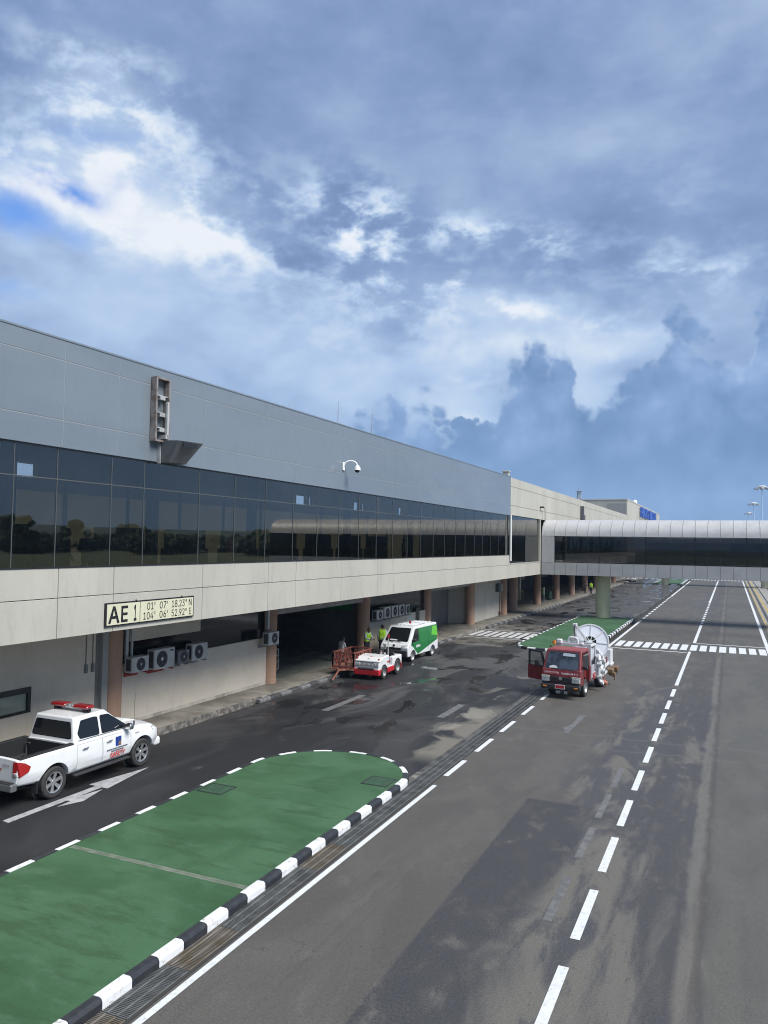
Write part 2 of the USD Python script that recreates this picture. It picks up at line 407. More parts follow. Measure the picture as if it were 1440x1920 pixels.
def text_on(text, h, origin, right, up, width=None, bold=False, depth=0.004):
    """Raised lettering whose baseline starts at origin; right and up are unit vectors, right x up points at the reader."""
    t = meshkit.text_mesh(text, h, depth, bold)
    v = np.array(t.vertices)
    v[:, 0] -= v[:, 0].min()
    if width:
        v[:, 0] *= width / v[:, 0].max()
    right, up = np.asarray(right, float), np.asarray(up, float)
    n = np.cross(right, up)
    return np.asarray(origin, float) + v[:, :1] * right + v[:, 1:2] * up + v[:, 2:] * n, np.asarray(t.faces)


# ---------------------------------------------------------------- ground, road, lane, islands
def asphalt_road():
    g = Graph()
    p = g.n('geometry', 'position')
    x, y, z = (g.n('separate_xyz', k, vector=p) for k in 'xyz')
    grain = g.m('multiply_add', g.m('subtract', g.noise(p, 28.0, 4, 0.8), 0.5), 0.9, g.noise(p, 90.0, 2, 0.7))
    long_ = g.noise(g.map(p, scale=(1.0, 0.09, 1)), 1.5, 6, 0.62, 0.4)
    cloud = g.noise(g.map(p, scale=(1, 0.35, 1), loc=(3, 5, 0)), 0.75, 6, 0.6, 0.7)
    blot = g.noise(g.map(p, scale=(1, 0.5, 1), loc=(13, 5, 0)), 2.2, 7, 0.68, 0.4)
    base = g.mix(g.step(cloud, 0.38, 0.62), (0.062, 0.055, 0.049), (0.082, 0.075, 0.066))
    base = g.mix(g.step(x, -0.5, -0.2), base, g.mix(g.step(cloud, 0.35, 0.6), (0.066, 0.064, 0.055), (0.088, 0.085, 0.073)))
    # the worn middle of the road: bluish old surface, sandy where it has been rubbed bare, a dark resurfaced strip on its left
    xs = g.m('add', x, g.m('multiply', g.m('subtract', cloud, 0.5), 2.6))
    xw = g.m('add', x, g.m('multiply', g.m('subtract', blot, 0.5), 0.30))
    rub = g.noise(g.map(p, scale=(1, 0.30, 1), loc=(3.7, 2.2, 0)), 1.25, 9, 0.66, 0.5)
    near = g.step(y, 24.0, 8.0, 0.0, 0.13)
    mott = g.step(g.m('add', rub, near), 0.47, 0.60)
    worn = g.mix(mott, (0.034, 0.036, 0.045), (0.125, 0.116, 0.099))
    worn = g.mix(g.m('multiply', g.step(xw, -2.0, -1.85), g.m('multiply', g.step(xw, -0.70, -0.85), g.step(long_, 0.62, 0.44))), worn, (0.030, 0.030, 0.038))
    middle = g.m('multiply', g.step(xw, -0.60, -0.72), g.m('multiply', g.step(xs, -4.3, -3.5), g.step(y, 46.0, 30.0, 0.35, 1.0)))
    base = g.mix(g.m('multiply', middle, 0.88), base, worn)
    strip = g.m('multiply', g.m('multiply', g.step(x, -4.74, -4.66), g.step(xs, -2.7, -3.5)), g.step(y, 19.62, 19.5))
    strip = g.m('multiply', strip, g.step(blot, 0.70, 0.48, 0.6, 1.0))
    base = g.mix(g.m('multiply', strip, 0.95), base, (0.018, 0.020, 0.027))
    pale = g.m('multiply', g.step(xw, -0.80, -0.72), g.step(xw, -0.50, -0.58))
    base = g.mix(g.m('multiply', g.m('multiply', pale, g.step(long_, 0.38, 0.52)), 0.8), base, (0.130, 0.123, 0.108))
    seam = g.m('multiply', g.step(xw, -0.50, -0.46), g.step(xw, -0.36, -0.42))
    base = g.mix(g.m('multiply', seam, 0.5), base, (0.030, 0.030, 0.030))
    tyre = g.noise(g.map(p, scale=(1, 0.02, 1), loc=(0, 7, 0)), 4.5, 5, 0.7)
    base = g.mix(g.m('multiply', g.step(tyre, 0.56, 0.72), 0.35), base, (0.030, 0.030, 0.033))
    crack = g.n('voronoi_texture', 'distance', feature='distance_to_edge', vector=g.n('vector_math', 'vector', math_type='add', vector1=g.map(p, scale=(1, 0.6, 0)), vector2=g.n('noise_texture', 'color', vector=p, scale=2.0, detail=5)), scale=0.42)
    base = g.mix(g.m('multiply', g.m('multiply', g.step(crack, 0.010, 0.003), g.step(cloud, 0.50, 0.58)), 0.35), base, (0.022, 0.022, 0.022))
    # scuffed patches, rubber and oil
    base = g.mix(g.m('multiply', g.step(blot, 0.57, 0.70), 0.6), base, (0.118, 0.111, 0.101))
    base = g.mix(g.m('multiply', g.step(g.noise(g.map(p, scale=(1, 0.25, 1), loc=(31, 9, 0)), 2.6, 6, 0.65), 0.60, 0.74), 0.6), base, (0.034, 0.034, 0.038))
    # bands that run across the road, one just short of the footbridge
    ya = g.m('add', y, g.m('multiply', g.m('subtract', cloud, 0.5), 2.0))
    for c, w, a in ((63.0, 2.6, 0.5), (95.0, 6.0, 0.3), (46.0, 1.2, 0.15), (120.0, 3.0, 0.4)):
        base = g.mix(g.m('multiply', g.step(g.m('absolute', g.m('subtract', ya, c)), w, w * 0.3), a), base, (0.034, 0.034, 0.038))
    # thin seams
    for c in (25.6, 27.2):
        s = g.step(g.m('absolute', g.m('subtract', g.m('multiply_add', x, -0.06, ya), c)), 0.14, 0.03)
        base = g.mix(g.m('multiply', s, 0.35), base, (0.12, 0.115, 0.108))
    base = g.mix(0.34, base, g.ramp(grain, [(0.3, (0.008,) * 3), (0.5, (0.07, 0.067, 0.063)), (0.72, (0.24, 0.23, 0.22))]))
    base = g.mix(g.m('multiply', g.step(g.noise(g.map(p, scale=(1, 0.6, 1)), 9.0, 5, 0.7), 0.60, 0.68), g.m('multiply', g.step(blot, 0.40, 0.55), 0.6)), base, (0.026, 0.026, 0.029))
    nrm = g.n('bump', 'normal', height=g.noise(p, 120.0, 2, 0.7), strength=0.5, distance=0.006)
    rough = g.n('map_range', 'result', value=blot, from_min=0.3, from_max=0.7, to_min=0.55, to_max=0.85)
    return g.build('road_asphalt', surface=g.n('principled_bsdf', 'BSDF', base_color=base, roughness=rough, normal=nrm, specular_ior_level=0.35))


def wet_lane():
    g = Graph()
    p = g.n('geometry', 'position')
    x, y, z = (g.n('separate_xyz', k, vector=p) for k in 'xyz')
    grain = g.m('multiply_add', g.m('subtract', g.noise(p, 28.0, 4, 0.8), 0.5), 0.9, g.noise(p, 80.0, 2, 0.7))
    wet = g.noise(g.map(p, scale=(1.0, 0.42, 1), loc=(4, 2, 0)), 0.33, 6, 0.62, 0.9)
    pud = g.noise(g.map(p, scale=(1, 0.55, 1), loc=(7.3, 1.1, 0)), 0.8, 4, 0.5, 0.6)
    dry = g.m('multiply', g.step(wet, 0.45, 0.60), g.step(y, 17.0, 32.0, 0.25, 1.0))
    far = g.step(y, 32.0, 66.0, 0.0, 0.6)
    base = g.mix(g.m('add', dry, far, clamp=True), (0.012, 0.012, 0.014), (0.060, 0.058, 0.058))
    puddle = g.m('multiply', g.step(pud, 0.535, 0.60), g.step(y, 20.0, 26.0))
    base = g.mix(g.m('multiply', puddle, 0.7), base, (0.016, 0.016, 0.018))
    rub = g.noise(g.map(p, scale=(1, 0.5, 1), loc=(1.3, 8.1, 0)), 1.4, 5, 0.6)
    base = g.mix(g.m('multiply', g.step(rub, 0.62, 0.72), 0.5), base, (0.105, 0.10, 0.093))
    # sandy silt along the drain edge
    xs = g.m('add', x, g.m('multiply', g.m('subtract', pud, 0.5), 3.5))
    silt = g.m('multiply', g.m('multiply', g.step(xs, -9.0, -8.5), g.step(y, 21.0, 22.5)), g.step(y, 31.0, 28.0))
    base = g.mix(g.m('multiply', silt, 0.8), base, (0.21, 0.19, 0.155))
    # lighter concrete apron by the left crossing
    conc = g.m('multiply', g.m('multiply', g.step(y, 47.3, 47.5), g.step(y, 62.0, 61.0)), g.step(x, -12.9, -13.2))
    base = g.mix(g.m('multiply', conc, g.step(rub, 0.66, 0.42, 0.1, 0.75)), base, (0.17, 0.155, 0.13))
    base = g.mix(0.22, base, g.ramp(grain, [(0.25, (0.01,) * 3), (0.55, (0.05,) * 3), (0.8, (0.16,) * 3)]))
    rough = g.mix(puddle, g.mix(dry, (0.52,) * 3, (0.8,) * 3), (0.07,) * 3)
    rough = g.n('rgb_to_bw', 'val', color=rough)
    nrm = g.n('bump', 'normal', height=g.noise(p, 110.0, 2, 0.7), strength=g.m('multiply', g.m('subtract', 1.0, puddle), 0.4), distance=0.006)
    return g.build('wet_asphalt', surface=g.n('principled_bsdf', 'BSDF', base_color=base, roughness=rough, normal=nrm, specular_ior_level=0.3))


def green_paint():
    g = Graph()
    p = g.n('geometry', 'position')
    a = g.noise(g.map(p, scale=(0.25, 1, 1), rot=(0, 0, 0.1)), 2.4, 9, 0.70, 0.0)
    b = g.noise(g.map(p, loc=(5, 3, 0)), 0.5, 6, 0.6, 0.5)
    c = g.noise(p, 30.0, 5, 0.8)
    base = g.mix(g.step(b, 0.36, 0.62), (0.030, 0.080, 0.034), (0.048, 0.110, 0.054))
    base = g.mix(g.m('multiply', g.step(a, 0.50, 0.66), 0.65), base, (0.024, 0.056, 0.022))
    base = g.mix(g.m('multiply', g.step(g.noise(g.map(p, loc=(9, 9, 0), scale=(0.4, 1, 1)), 2.5, 6, 0.6), 0.55, 0.70), 0.5), base, (0.066, 0.125, 0.075))
    base = g.mix(g.m('multiply', g.step(c, 0.52, 0.66), 0.45), base, (0.018, 0.045, 0.022))
    nrm = g.n('bump', 'normal', height=c, strength=0.35, distance=0.006)
    return g.build('green_paint', surface=g.n('principled_bsdf', 'BSDF', base_color=base, roughness=0.75, normal=nrm, specular_ior_level=0.3))


ROAD, LANE, GREEN = asphalt_road(), wet_lane(), green_paint()
WHITE_PAINT = mat('white_road_paint', (0.56, 0.57, 0.58), 0.6, color2=(0.33, 0.36, 0.35), scale=14, detail=7, lo=0.56, hi=0.68, bump=0.15, bscale=90, dirt=0.3)
WORN_PAINT = mat('worn_road_paint', (0.13, 0.13, 0.13), 0.7, color2=(0.085, 0.085, 0.085), scale=5, detail=8)
ARROW_PAINT = mat('scuffed_road_paint', (0.36, 0.36, 0.37), 0.6, color2=(0.26, 0.26, 0.27), scale=5, dirt=0.4)
YELLOW_PAINT = mat('yellow_road_paint', (0.42, 0.29, 0.07), 0.6, color2=(0.30, 0.23, 0.09), scale=4, dirt=0.3)
KERB_WHITE = mat('kerb_white', (0.66, 0.67, 0.68), 0.5, color2=(0.33, 0.32, 0.30), scale=11, detail=7, lo=0.57, hi=0.66, bump=0.5, bscale=22, dirt=0.4)
KERB_BLACK = mat('kerb_black', (0.018, 0.020, 0.026), 0.45, color2=(0.03, 0.032, 0.036), scale=8, bump=0.3, bscale=30)
KERB_GREY = mat('kerb_faded', (0.16, 0.16, 0.16), 0.6, color2=(0.10, 0.10, 0.10), scale=5, bump=0.3, bscale=30, dirt=0.3)
KERB_DIRTY = mat('kerb_faded_black', (0.035, 0.035, 0.036), 0.6, color2=(0.06, 0.06, 0.06), scale=5, bump=0.3, bscale=30)
PAVING = mat('pavement_concrete', (0.22, 0.205, 0.175), 0.5, color2=(0.12, 0.11, 0.092), scale=0.9, detail=7, rough2=0.7, bump=0.2, bscale=50)
APRON = mat('apron_concrete', (0.26, 0.25, 0.235), 0.8, color2=(0.19, 0.18, 0.17), scale=0.4, detail=7, bump=0.2, bscale=50)
GRASS = mat('grass_field', (0.050, 0.072, 0.022), 0.9, color2=(0.085, 0.085, 0.035), scale=0.05, detail=8)
TRENCH = mat('trench_dark', (0.035, 0.033, 0.03), 0.6)
STEEL = mat('galvanised_steel', (0.20, 0.205, 0.20), 0.5, metal=0.3, color2=(0.12, 0.12, 0.115), scale=3, world_space=True)
RUSTY = mat('rusty_grate', (0.15, 0.12, 0.085), 0.65, metal=0.2, color2=(0.22, 0.20, 0.17), scale=2.5)
CONCRETE_EDGE = mat('drain_edge_concrete', (0.20, 0.185, 0.165), 0.8, color2=(0.06, 0.055, 0.05), scale=5, bump=0.4, bscale=30)

put('/World', 'ground', MB().sheet([(-3500, -3000), (3500, -3000), (3500, 5000), (-3500, 5000)], -0.45), GRASS, kind='structure')
road = put('/World', 'road', MB().sheet([(-7.28, -30), (2.62, -30), (2.62, 420), (-7.28, 420)], 0.0), ROAD, kind='structure')
lane = put('/World', 'service_lane', MB().sheet([(-17.02, -30), (-7.97, -30), (-7.97, 420), (-17.02, 420)], 0.0), LANE, kind='structure')
apron = put('/World', 'apron', MB().sheet([(2.62, -60), (95, -60), (95, 420), (2.62, 420)], -0.004), APRON, kind='structure')
put(apron, 'kerb_edge', MB().box(4.05, 4.3, 30, 200, -0.1, 0.1), mat('apron_kerb', (0.30, 0.28, 0.24), 0.8, color2=(0.2, 0.19, 0.17), scale=2))
put(apron, 'drain_slot', MB().box(5.3, 5.55, 30, 200, -0.1, 0.004), TRENCH)
put(apron, 'red_patch', MB().sheet([(6.2, 120), (12, 120), (12, 134), (6.2, 134)], 0.004), mat('red_apron_paint', (0.28, 0.12, 0.11), 0.8, color2=(0.22, 0.17, 0.15), scale=1))


def dash(x0, x1, y0, y1, name='lane_dash', m=None, parent=None, z=0.004):
    put(parent or road, name, MB().sheet([(x0, y0), (x1, y0), (x1, y1), (x0, y1)], z), m or WHITE_PAINT)


# centre line
for y0 in (1.5, 4.35, 7.2, 10.1, 12.98, 15.85, 18.6, 21.45, 24.33, 27.15, 29.93, 32.7, 35.56):
    dash(-2.41, -2.25, y0, y0 + (1.98 if y0 < 30 else 1.9))
dash(-2.40, -2.24, 38.5, 51.35, 'centre_line')
dash(-2.35, -2.15, 56.2, 69.7, 'centre_line')
for k in range(11):
    dash(-2.35, -2.15, 70.9 + 2.4 * k, 72.3 + 2.4 * k)
dash(-2.38, -2.16, 97.5, 164.0, 'centre_line')
# old centre dashes, worn grey
for y0 in (13.4, 16.3, 18.9, 21.5):
    dash(-2.95, -2.80, y0, y0 + 1.9, 'worn_dash', WORN_PAINT)
# left edge line
dash(-7.23, -7.11, -20, 19.45, 'edge_line')
for a, b in ((20.35, 22.05), (23.15, 24.9), (25.95, 27.75), (28.95, 30.7), (32.1, 33.4), (35.0, 36.6), (38.0, 39.6)):
    dash(-7.27, -7.12, a, b)
dash(-7.27, -7.08, 51.0, 71.2, 'edge_line')
for k in range(13):
    dash(-7.27, -7.07, 72.6 + 2.7 * k, 74.2 + 2.7 * k)
dash(-7.27, -7.04, 108, 160, 'edge_line')
# right edge: white line, two yellow lines with a dark gap
dash(2.05, 2.27, 20, 200, 'edge_line')
dash(2.66, 2.80, 20, 200, 'yellow_line', YELLOW_PAINT, apron, 0.004)
dash(3.36, 3.60, 20, 200, 'yellow_line', YELLOW_PAINT, apron, 0.004)
dash(2.95, 3.22, 20, 200, 'tar_line', mat('tar', (0.03, 0.03, 0.032), 0.6, color2=(0.07, 0.065, 0.06), scale=1.0), apron, 0.004)
# crossing on the right and on the left
for k in range(16):
    x = -6.92 + 0.568 * k
    dash(x, x + 0.40, 52.0, 55.0, 'crossing_stripe')
dash(-7.07, -2.46, 50.75, 50.95, 'stop_line')
dash(-2.14, 2.03, 55.95, 56.15, 'stop_line')
for k in range(8):
    x = -17.0 + 0.56 * k
    dash(x, x + 0.36, 52.3, 55.7, 'crossing_stripe', mat('lane_paint', (0.50, 0.50, 0.50), 0.6, color2=(0.36, 0.36, 0.36), scale=4, dirt=0.3), lane)
dash(-17.0, -12.6, 51.4, 51.58, 'stop_line', MATS['lane_paint'], lane)
dash(-17.0, -12.6, 56.4, 56.58, 'stop_line', MATS['lane_paint'], lane)
# far crossing and dotted line
for k in range(17):
    dash(-8.0 + 0.62 * k, -7.65 + 0.62 * k, 168, 170.2, 'crossing_stripe')
for k in range(9):
    dash(-17.0 + 1.05 * k, -16.4 + 1.05 * k, 165, 166.5, 'crossing_stripe', None, lane)
# worn marks on the lane and the lane arrow on the road
for a in ((-14.25, -13.95, 26.0, 29.4), (-9.95, -9.65, 27.0, 29.6)):
    dash(*a, 'worn_mark', WORN_PAINT, lane)
put(road, 'worn_arrow', MB().sheet([(-5.22, 26.9), (-5.08, 26.9), (-5.0, 30.0), (-5.25, 30.0), (-5.22, 28.3), (-5.42, 27.6), (-5.30, 27.3)], 0.004), WORN_PAINT)
# arrow beside the pickup: straight on with a branch to the right
put(lane, 'painted_arrow', MB().sheet([(-15.0, 12.55), (-14.77, 12.52), (-14.78, 14.19), (-14.67, 14.2), (-14.64, 13.75), (-14.40, 14.34), (-14.65, 15.24), (-14.76, 14.55), (-14.78, 15.33), (-14.58, 15.33), (-14.93, 17.27), (-15.24, 15.36), (-15.0, 15.35)], 0.004), ARROW_PAINT)

# drain along the road edge: trench, gratings, concrete edge
drain = thing('road_drain', kind='structure')
put(drain, 'trench_floor', MB().box(-7.97, -7.28, -30, 420, -0.45, -0.26), TRENCH)
put(drain, 'trench_wall', MB().box(-8.02, -7.86, -30, 20.3, -0.24, 0.012), CONCRETE_EDGE)
put(drain, 'trench_wall', MB().box(-8.02, -7.86, 20.3, 420, -0.24, 0.010), mat('drain_edge_tar', (0.03, 0.03, 0.03), 0.7, color2=(0.09, 0.085, 0.08), scale=1.2))
put(drain, 'trench_wall', MB().box(-7.34, -7.285, -30, 420, -0.24, 0.008), TRENCH)
for k in range(34):
    y0 = 3.0 + 1.3 * k
    b = MB()
    for i, x in enumerate((-7.85, -7.70, -7.53, -7.36)):
        b.box(x - 0.008, x + 0.008, y0 + 0.015, y0 + 1.285, -0.035, 0.008)
    n = 38 if y0 < 24 else 16
    for i in range(n):
        yy = y0 + 0.02 + 1.26 * i / (n - 1)
        b.box(-7.845, -7.365, yy - 0.005, yy + 0.005, -0.03, 0.003)
    put(drain, 'grate_panel', b, RUSTY if k in (2, 3, 5, 8) else STEEL)


def kerb_ring(parent, outline, z=0.155, w=0.17, L=0.575, grow=0.0, mats=(None, None), start=0, sink=0.02):
    """Painted kerb stones, end to end along a polyline (outer edge on its right hand)."""
    pts = np.asarray(outline, float)
    seg = np.linalg.norm(np.diff(pts, axis=0), axis=1); s = np.concatenate([[0], np.cumsum(seg)])
    at = lambda d: np.array([np.interp(d, s, pts[:, i]) for i in (0, 1)])
    n = int(s[-1] / L)
    for k in range(n):
        a, b = k * L + 0.004, (k + 1) * L - 0.004
        j = (RNG.random() - 0.5) * 0.012
        hz = z + (RNG.random() - 0.5) * 0.012
        m = 3
        vs, fs = [], []
        prof = [(0.0, -0.02), (0.0, hz - 0.05), (0.02, hz - 0.014), (0.05, hz), (w, hz - 0.002), (w, -0.02)]
        for i in range(m + 1):
            d = a + (b - a) * i / m
            p, t = at(d), at(min(d + 0.05, s[-1])) - at(max(d - 0.05, 0)); t /= np.linalg.norm(t)
            left = np.array([-t[1], t[0]])
            for o, zz in prof:
                q = p + left * (o + j)
                vs.append((q[0], q[1], zz))
        r = len(prof)
        for i in range(m):
            for c in range(r):
                d = (c + 1) % r
                fs.append((i * r + c, i * r + d, (i + 1) * r + d, (i + 1) * r + c))
        f = np.array(fs); f = np.vstack([f[:, [0, 2, 1]], f[:, [0, 3, 2]]])
        caps = [(0, c, c + 1) for c in range(1, r - 1)] + [(m * r, m * r + c + 1, m * r + c) for c in range(1, r - 1)]
        put(parent, 'kerb_stone', (np.array(vs), np.vstack([f, caps])), mats[(k + start) % 2], smooth=25)


def smooth_line(pts, n=8):
    p = np.asarray(pts, float)
    out = []
    for i in range(len(p) - 1):
        a, b, c, d = p[max(i - 1, 0)], p[i], p[i + 1], p[min(i + 2, len(p) - 1)]
        for t in np.arange(n) / n:
            out.append(0.5 * (2 * b + (c - a) * t + (2 * a - 5 * b + 4 * c - d) * t * t + (3 * b - a - 3 * c + d) * t ** 3))
    return np.array(out + [p[-1]])


isl = thing('traffic_island', kind='structure')
tip = smooth_line([(-7.80, 16.5), (-7.80, 17.5), (-7.80, 18.4), (-7.83, 19.1), (-7.99, 19.6), (-8.32, 20.12), (-8.82, 20.58), (-9.36, 20.84), (-10.02, 20.95), (-10.69, 20.88), (-11.29, 20.64), (-11.8, 20.24), (-12.17, 19.65), (-12.42, 19.0), (-12.44, 18.0), (-12.44, 17.0)])
outline = np.vstack([[(-7.80, -5.0)], tip, [(-12.44, -5.0)]])
inner = np.asarray(Polygon(outline).buffer(-0.16).exterior.coords)[:-1]
put(isl, 'green_paving', MB().sheet(inner, 0.145), GREEN)
kerb_ring(isl, outline[::1], mats=(KERB_WHITE, KERB_BLACK), w=0.165, start=1)
# slot drain across the island
b = MB()
for i in range(105):
    x = -12.2 + 4.2 * i / 104
    b.box(x, x + 0.02, 11.84, 11.94, 0.14, 0.151)
b.box(-12.22, -7.98, 11.825, 11.84, 0.14, 0.152).box(-12.22, -7.98, 11.94, 11.955, 0.14, 0.152)
put(isl, 'slot_drain', b, mat('slot_drain_metal', (0.22, 0.25, 0.20), 0.6, color2=(0.12, 0.16, 0.11), scale=5))
put(isl, 'slot_channel', MB().box(-12.2, -7.99, 11.83, 11.95, 0.10, 0.147), TRENCH)
HATCH = mat('hatch_green', (0.026, 0.072, 0.036), 0.7, color2=(0.02, 0.05, 0.025), scale=6)
for (x0, x1, y0, y1) in ((-12.15, -11.5, 15.9, 16.5), (-8.75, -8.12, 18.3, 18.95)):
    put(isl, 'manhole_cover', MB().tm(rb(x0, x1, y0, y1, 0.12, 0.157, 0.01)), HATCH)
    fr = MB()
    for a in ((x0 - .05, x0 - .015, y0 - .05, y1 + .05), (x1 + .015, x1 + .05, y0 - .05, y1 + .05), (x0 - .015, x1 + .015, y0 - .05, y0 - .015), (x0 - .015, x1 + .015, y1 + .015, y1 + .05)):
        fr.box(*a, 0.12, 0.153)
    put(isl, 'manhole_frame', fr, KERB_BLACK)

isl2 = thing('traffic_island', kind='structure')
out2 = np.vstack([[(-7.75, 60.0), (-7.75, 71.0), (-8.1, 71.6), (-12.2, 71.6), (-12.5, 71.2), (-12.5, 50.5)], smooth_line([(-12.5, 49.5), (-12.45, 48.6), (-12.2, 47.8), (-11.6, 47.15), (-10.8, 46.85), (-9.8, 46.85), (-8.8, 47.2), (-8.1, 47.9), (-7.8, 48.8), (-7.75, 50.0)]), [(-7.75, 60.0)]])
put(isl2, 'green_paving', MB().sheet(np.asarray(Polygon(out2).buffer(-0.16).exterior.coords)[:-1], 0.145), GREEN)
kerb_ring(isl2, out2, mats=(KERB_WHITE, KERB_BLACK), L=0.6)
isl3 = thing('traffic_island', kind='structure')
out3 = np.array([(-7.75, 150), (-7.75, 164), (-12.6, 164), (-12.6, 142), (-7.75, 142), (-7.75, 150)], float)
put(isl3, 'green_paving', MB().sheet(np.asarray(Polygon(out3).buffer(-0.3).exterior.coords)[:-1], 0.145), GREEN)
kerb_ring(isl3, out3, mats=(KERB_WHITE, KERB_BLACK), L=1.0, w=0.32)

# pavement under the building with worn painted kerb stones
pave = put('/World', 'pavement', MB().box(-60, -17.3, -10, 26.5, -0.1, 0.15).box(-60, -17.3, 26.5, 200, -0.1, 0.15), PAVING, kind='structure')
for k in range(28):
    y0 = -6 + 2.4 * k
    if y0 > 14 and y0 < 60:
        put(pave, 'pavement_joint', MB().box(-18.5, -17.3, y0, y0 + 0.018, 0.14, 0.152), TRENCH)
put(pave, 'edge_strip', MB().box(-17.3, -17.22, -10, 26.5, -0.1, 0.155), CONCRETE_EDGE)
put(pave, 'edge_strip', MB().box(-17.3, -17.22, 26.5, 200, -0.1, 0.154), mat('edge_pale', (0.24, 0.23, 0.2), 0.7, color2=(0.12, 0.11, 0.1), scale=2))
for _a, _b in ((26.0, 37.6), (43.4, 50.6)):
    kerb_ring(pave, [(-16.98, _a), (-16.98, _b)], mats=(KERB_GREY, KERB_DIRTY), z=0.13, w=0.235, L=0.8)
kerb_ring(pave, [(-16.98, 57.5), (-16.98, 86.0)], mats=(KERB_GREY, KERB_DIRTY), z=0.13, w=0.235, L=0.8)


# ---------------------------------------------------------------- terminal building
XF = -15.5                     # face of the upper storeys
XW = -18.6                     # face of the ground floor wall
CLAD = mat('grey_cladding', (0.145, 0.175, 0.205), 0.15, color2=(0.165, 0.198, 0.228), scale=0.35, spec=0.6, stretch=(1, 0.3, 1), dirt=0.12)
PANEL = mat('cream_panel', (0.41, 0.395, 0.35), 0.5, color2=(0.375, 0.36, 0.32), scale=0.6, detail=6, stretch=(1, 1, 0.4), dirt=0.22)
HALLP = mat('beige_panel', (0.43, 0.415, 0.36), 0.55, color2=(0.38, 0.365, 0.315), scale=0.5, detail=6, stretch=(1, 1, 0.3), dirt=0.22)
BACKING = mat('joint_backing', (0.05, 0.05, 0.055), 0.7)
PALE_JOINT = mat('pale_joint', (0.27, 0.28, 0.29), 0.4)
WALL = mat('cream_render', (0.56, 0.50, 0.415), 0.75, color2=(0.51, 0.455, 0.375), scale=0.7, detail=6, bump=0.1, bscale=60, dirt=0.18)
WALL_WHITE = mat('white_render', (0.52, 0.49, 0.43), 0.75, color2=(0.46, 0.43, 0.375), scale=0.7, detail=6, dirt=0.15)
COLUMN = mat('terracotta_column', (0.36, 0.225, 0.155), 0.65, color2=(0.32, 0.20, 0.135), scale=1.2, bump=0.1, bscale=60, dirt=0.25)
PALE_METAL = mat('pale_metal', (0.42, 0.43, 0.43), 0.4, metal=0.2)
GREY_BEAM = mat('grey_fascia', (0.33, 0.32, 0.30), 0.7, color2=(0.27, 0.26, 0.245), scale=1.5, dirt=0.2)
DARK_FRAME = mat('dark_frame', (0.014, 0.015, 0.016), 0.35)
MULL_GREY = mat('mullion_grey', (0.085, 0.09, 0.09), 0.4)
ROOF = mat('roof_sheet', (0.22, 0.22, 0.22), 0.8)
GLASS = glass('tinted_glass', (0.62, 0.64, 0.62), 2.2, 0.0, (0.92, 0.90, 0.84))
STRIP = mat('black_glass', (0.006, 0.007, 0.008), 0.06, spec=0.5)
INT_FLOOR = mat('lounge_floor', (0.30, 0.27, 0.23), 0.3)
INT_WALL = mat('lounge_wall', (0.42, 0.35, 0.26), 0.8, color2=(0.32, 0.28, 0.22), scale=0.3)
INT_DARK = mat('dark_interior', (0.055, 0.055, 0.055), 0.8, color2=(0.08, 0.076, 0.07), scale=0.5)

JOINTS = [-6, -2.6, 1.2, 4.9, 8.6, 10.5, 14.38, 16.3, 20.22, 24.07, 26.05, 29.89, 33.67, 35.6, 39.41, 43.22, 45.11, 48.84, 52.6, 54.72, 58.05]
MULL = [-6, -3.2, 0.0, 3.2, 6.4, 8.6, 10.6, 12.99, 14.28, 16.16, 17.45, 20.0] + [20.0 + 1.94 * k for k in range(1, 20)] + [58.05]
top_z = lambda y: 11.42 + 0.0054 * (y - 10)
rise = lambda y: 0.0035 * (y - 12)

term = thing('terminal_building', 'long terminal wing with grey upper cladding, dark ribbon windows and cream panel band', 'building', (0, 0, 0))
G2 = 0.009


def panel(parent, name, y0, y1, z0, z1, m, x=XF, t=0.05, z1b=None, z0b=None):
    """A facade plate with chamfered rim whose lower and upper edges may slope."""
    z1b = z1 if z1b is None else z1b
    z0b = z0 if z0b is None else z0b
    c = 0.006
    a = [(x - t, y0, z0), (x - t, y1, z0b), (x - t, y1, z1b), (x - t, y0, z1)]
    b = [(x - c, y0, z0), (x - c, y1, z0b), (x - c, y1, z1b), (x - c, y0, z1)]
    d = [(x, y0 + c, z0 + c), (x, y1 - c, z0b + c), (x, y1 - c, z1b - c), (x, y0 + c, z1 - c)]
    v = np.array(a + b + d)
    f = [(8, 9, 10, 11)]
    for o in (0, 4):
        for i in range(4):
            j = (i + 1) % 4
            f.append((o + i, o + j, o + 4 + j, o + 4 + i))
    return put(parent, name, MB().add(v, f), m)


for a, b in zip(JOINTS[:-1], JOINTS[1:]):
    ya, yb = a + G2, b - G2
    panel(term, 'cream_panel', ya, yb, 3.86, 4.88 - G2, PANEL)
    panel(term, 'cream_panel', ya, yb, 4.88 + G2, 5.64, PANEL)
    panel(term, 'grey_panel', ya - .004, yb + .004, 8.70, 9.39 - G2 + rise(a), CLAD, z1b=9.39 - G2 + rise(b))
    panel(term, 'grey_panel', ya - .004, yb + .004, 9.39 + G2 + rise(a), 10.92 - G2 + rise(a), CLAD, z1b=10.92 - G2 + rise(b), z0b=9.39 + G2 + rise(b))
    panel(term, 'grey_panel', ya - .004, yb + .004, 10.92 + G2 + rise(a), top_z(a), CLAD, z1b=top_z(b), z0b=10.92 + G2 + rise(b))
for a, b in ((58.05, 63.2), (63.2, 68.5)):
    panel(term, 'cream_panel', a + G2, b - G2, 3.86, 4.93, PANEL)
put(term, 'lower_backing', MB().box(XF - 0.09, XF - 0.045, -6, 58.05, 3.87, 5.62).box(XF - 0.09, XF - 0.045, 58.05, 68.5, 3.87, 4.92), BACKING)
bk = MB()
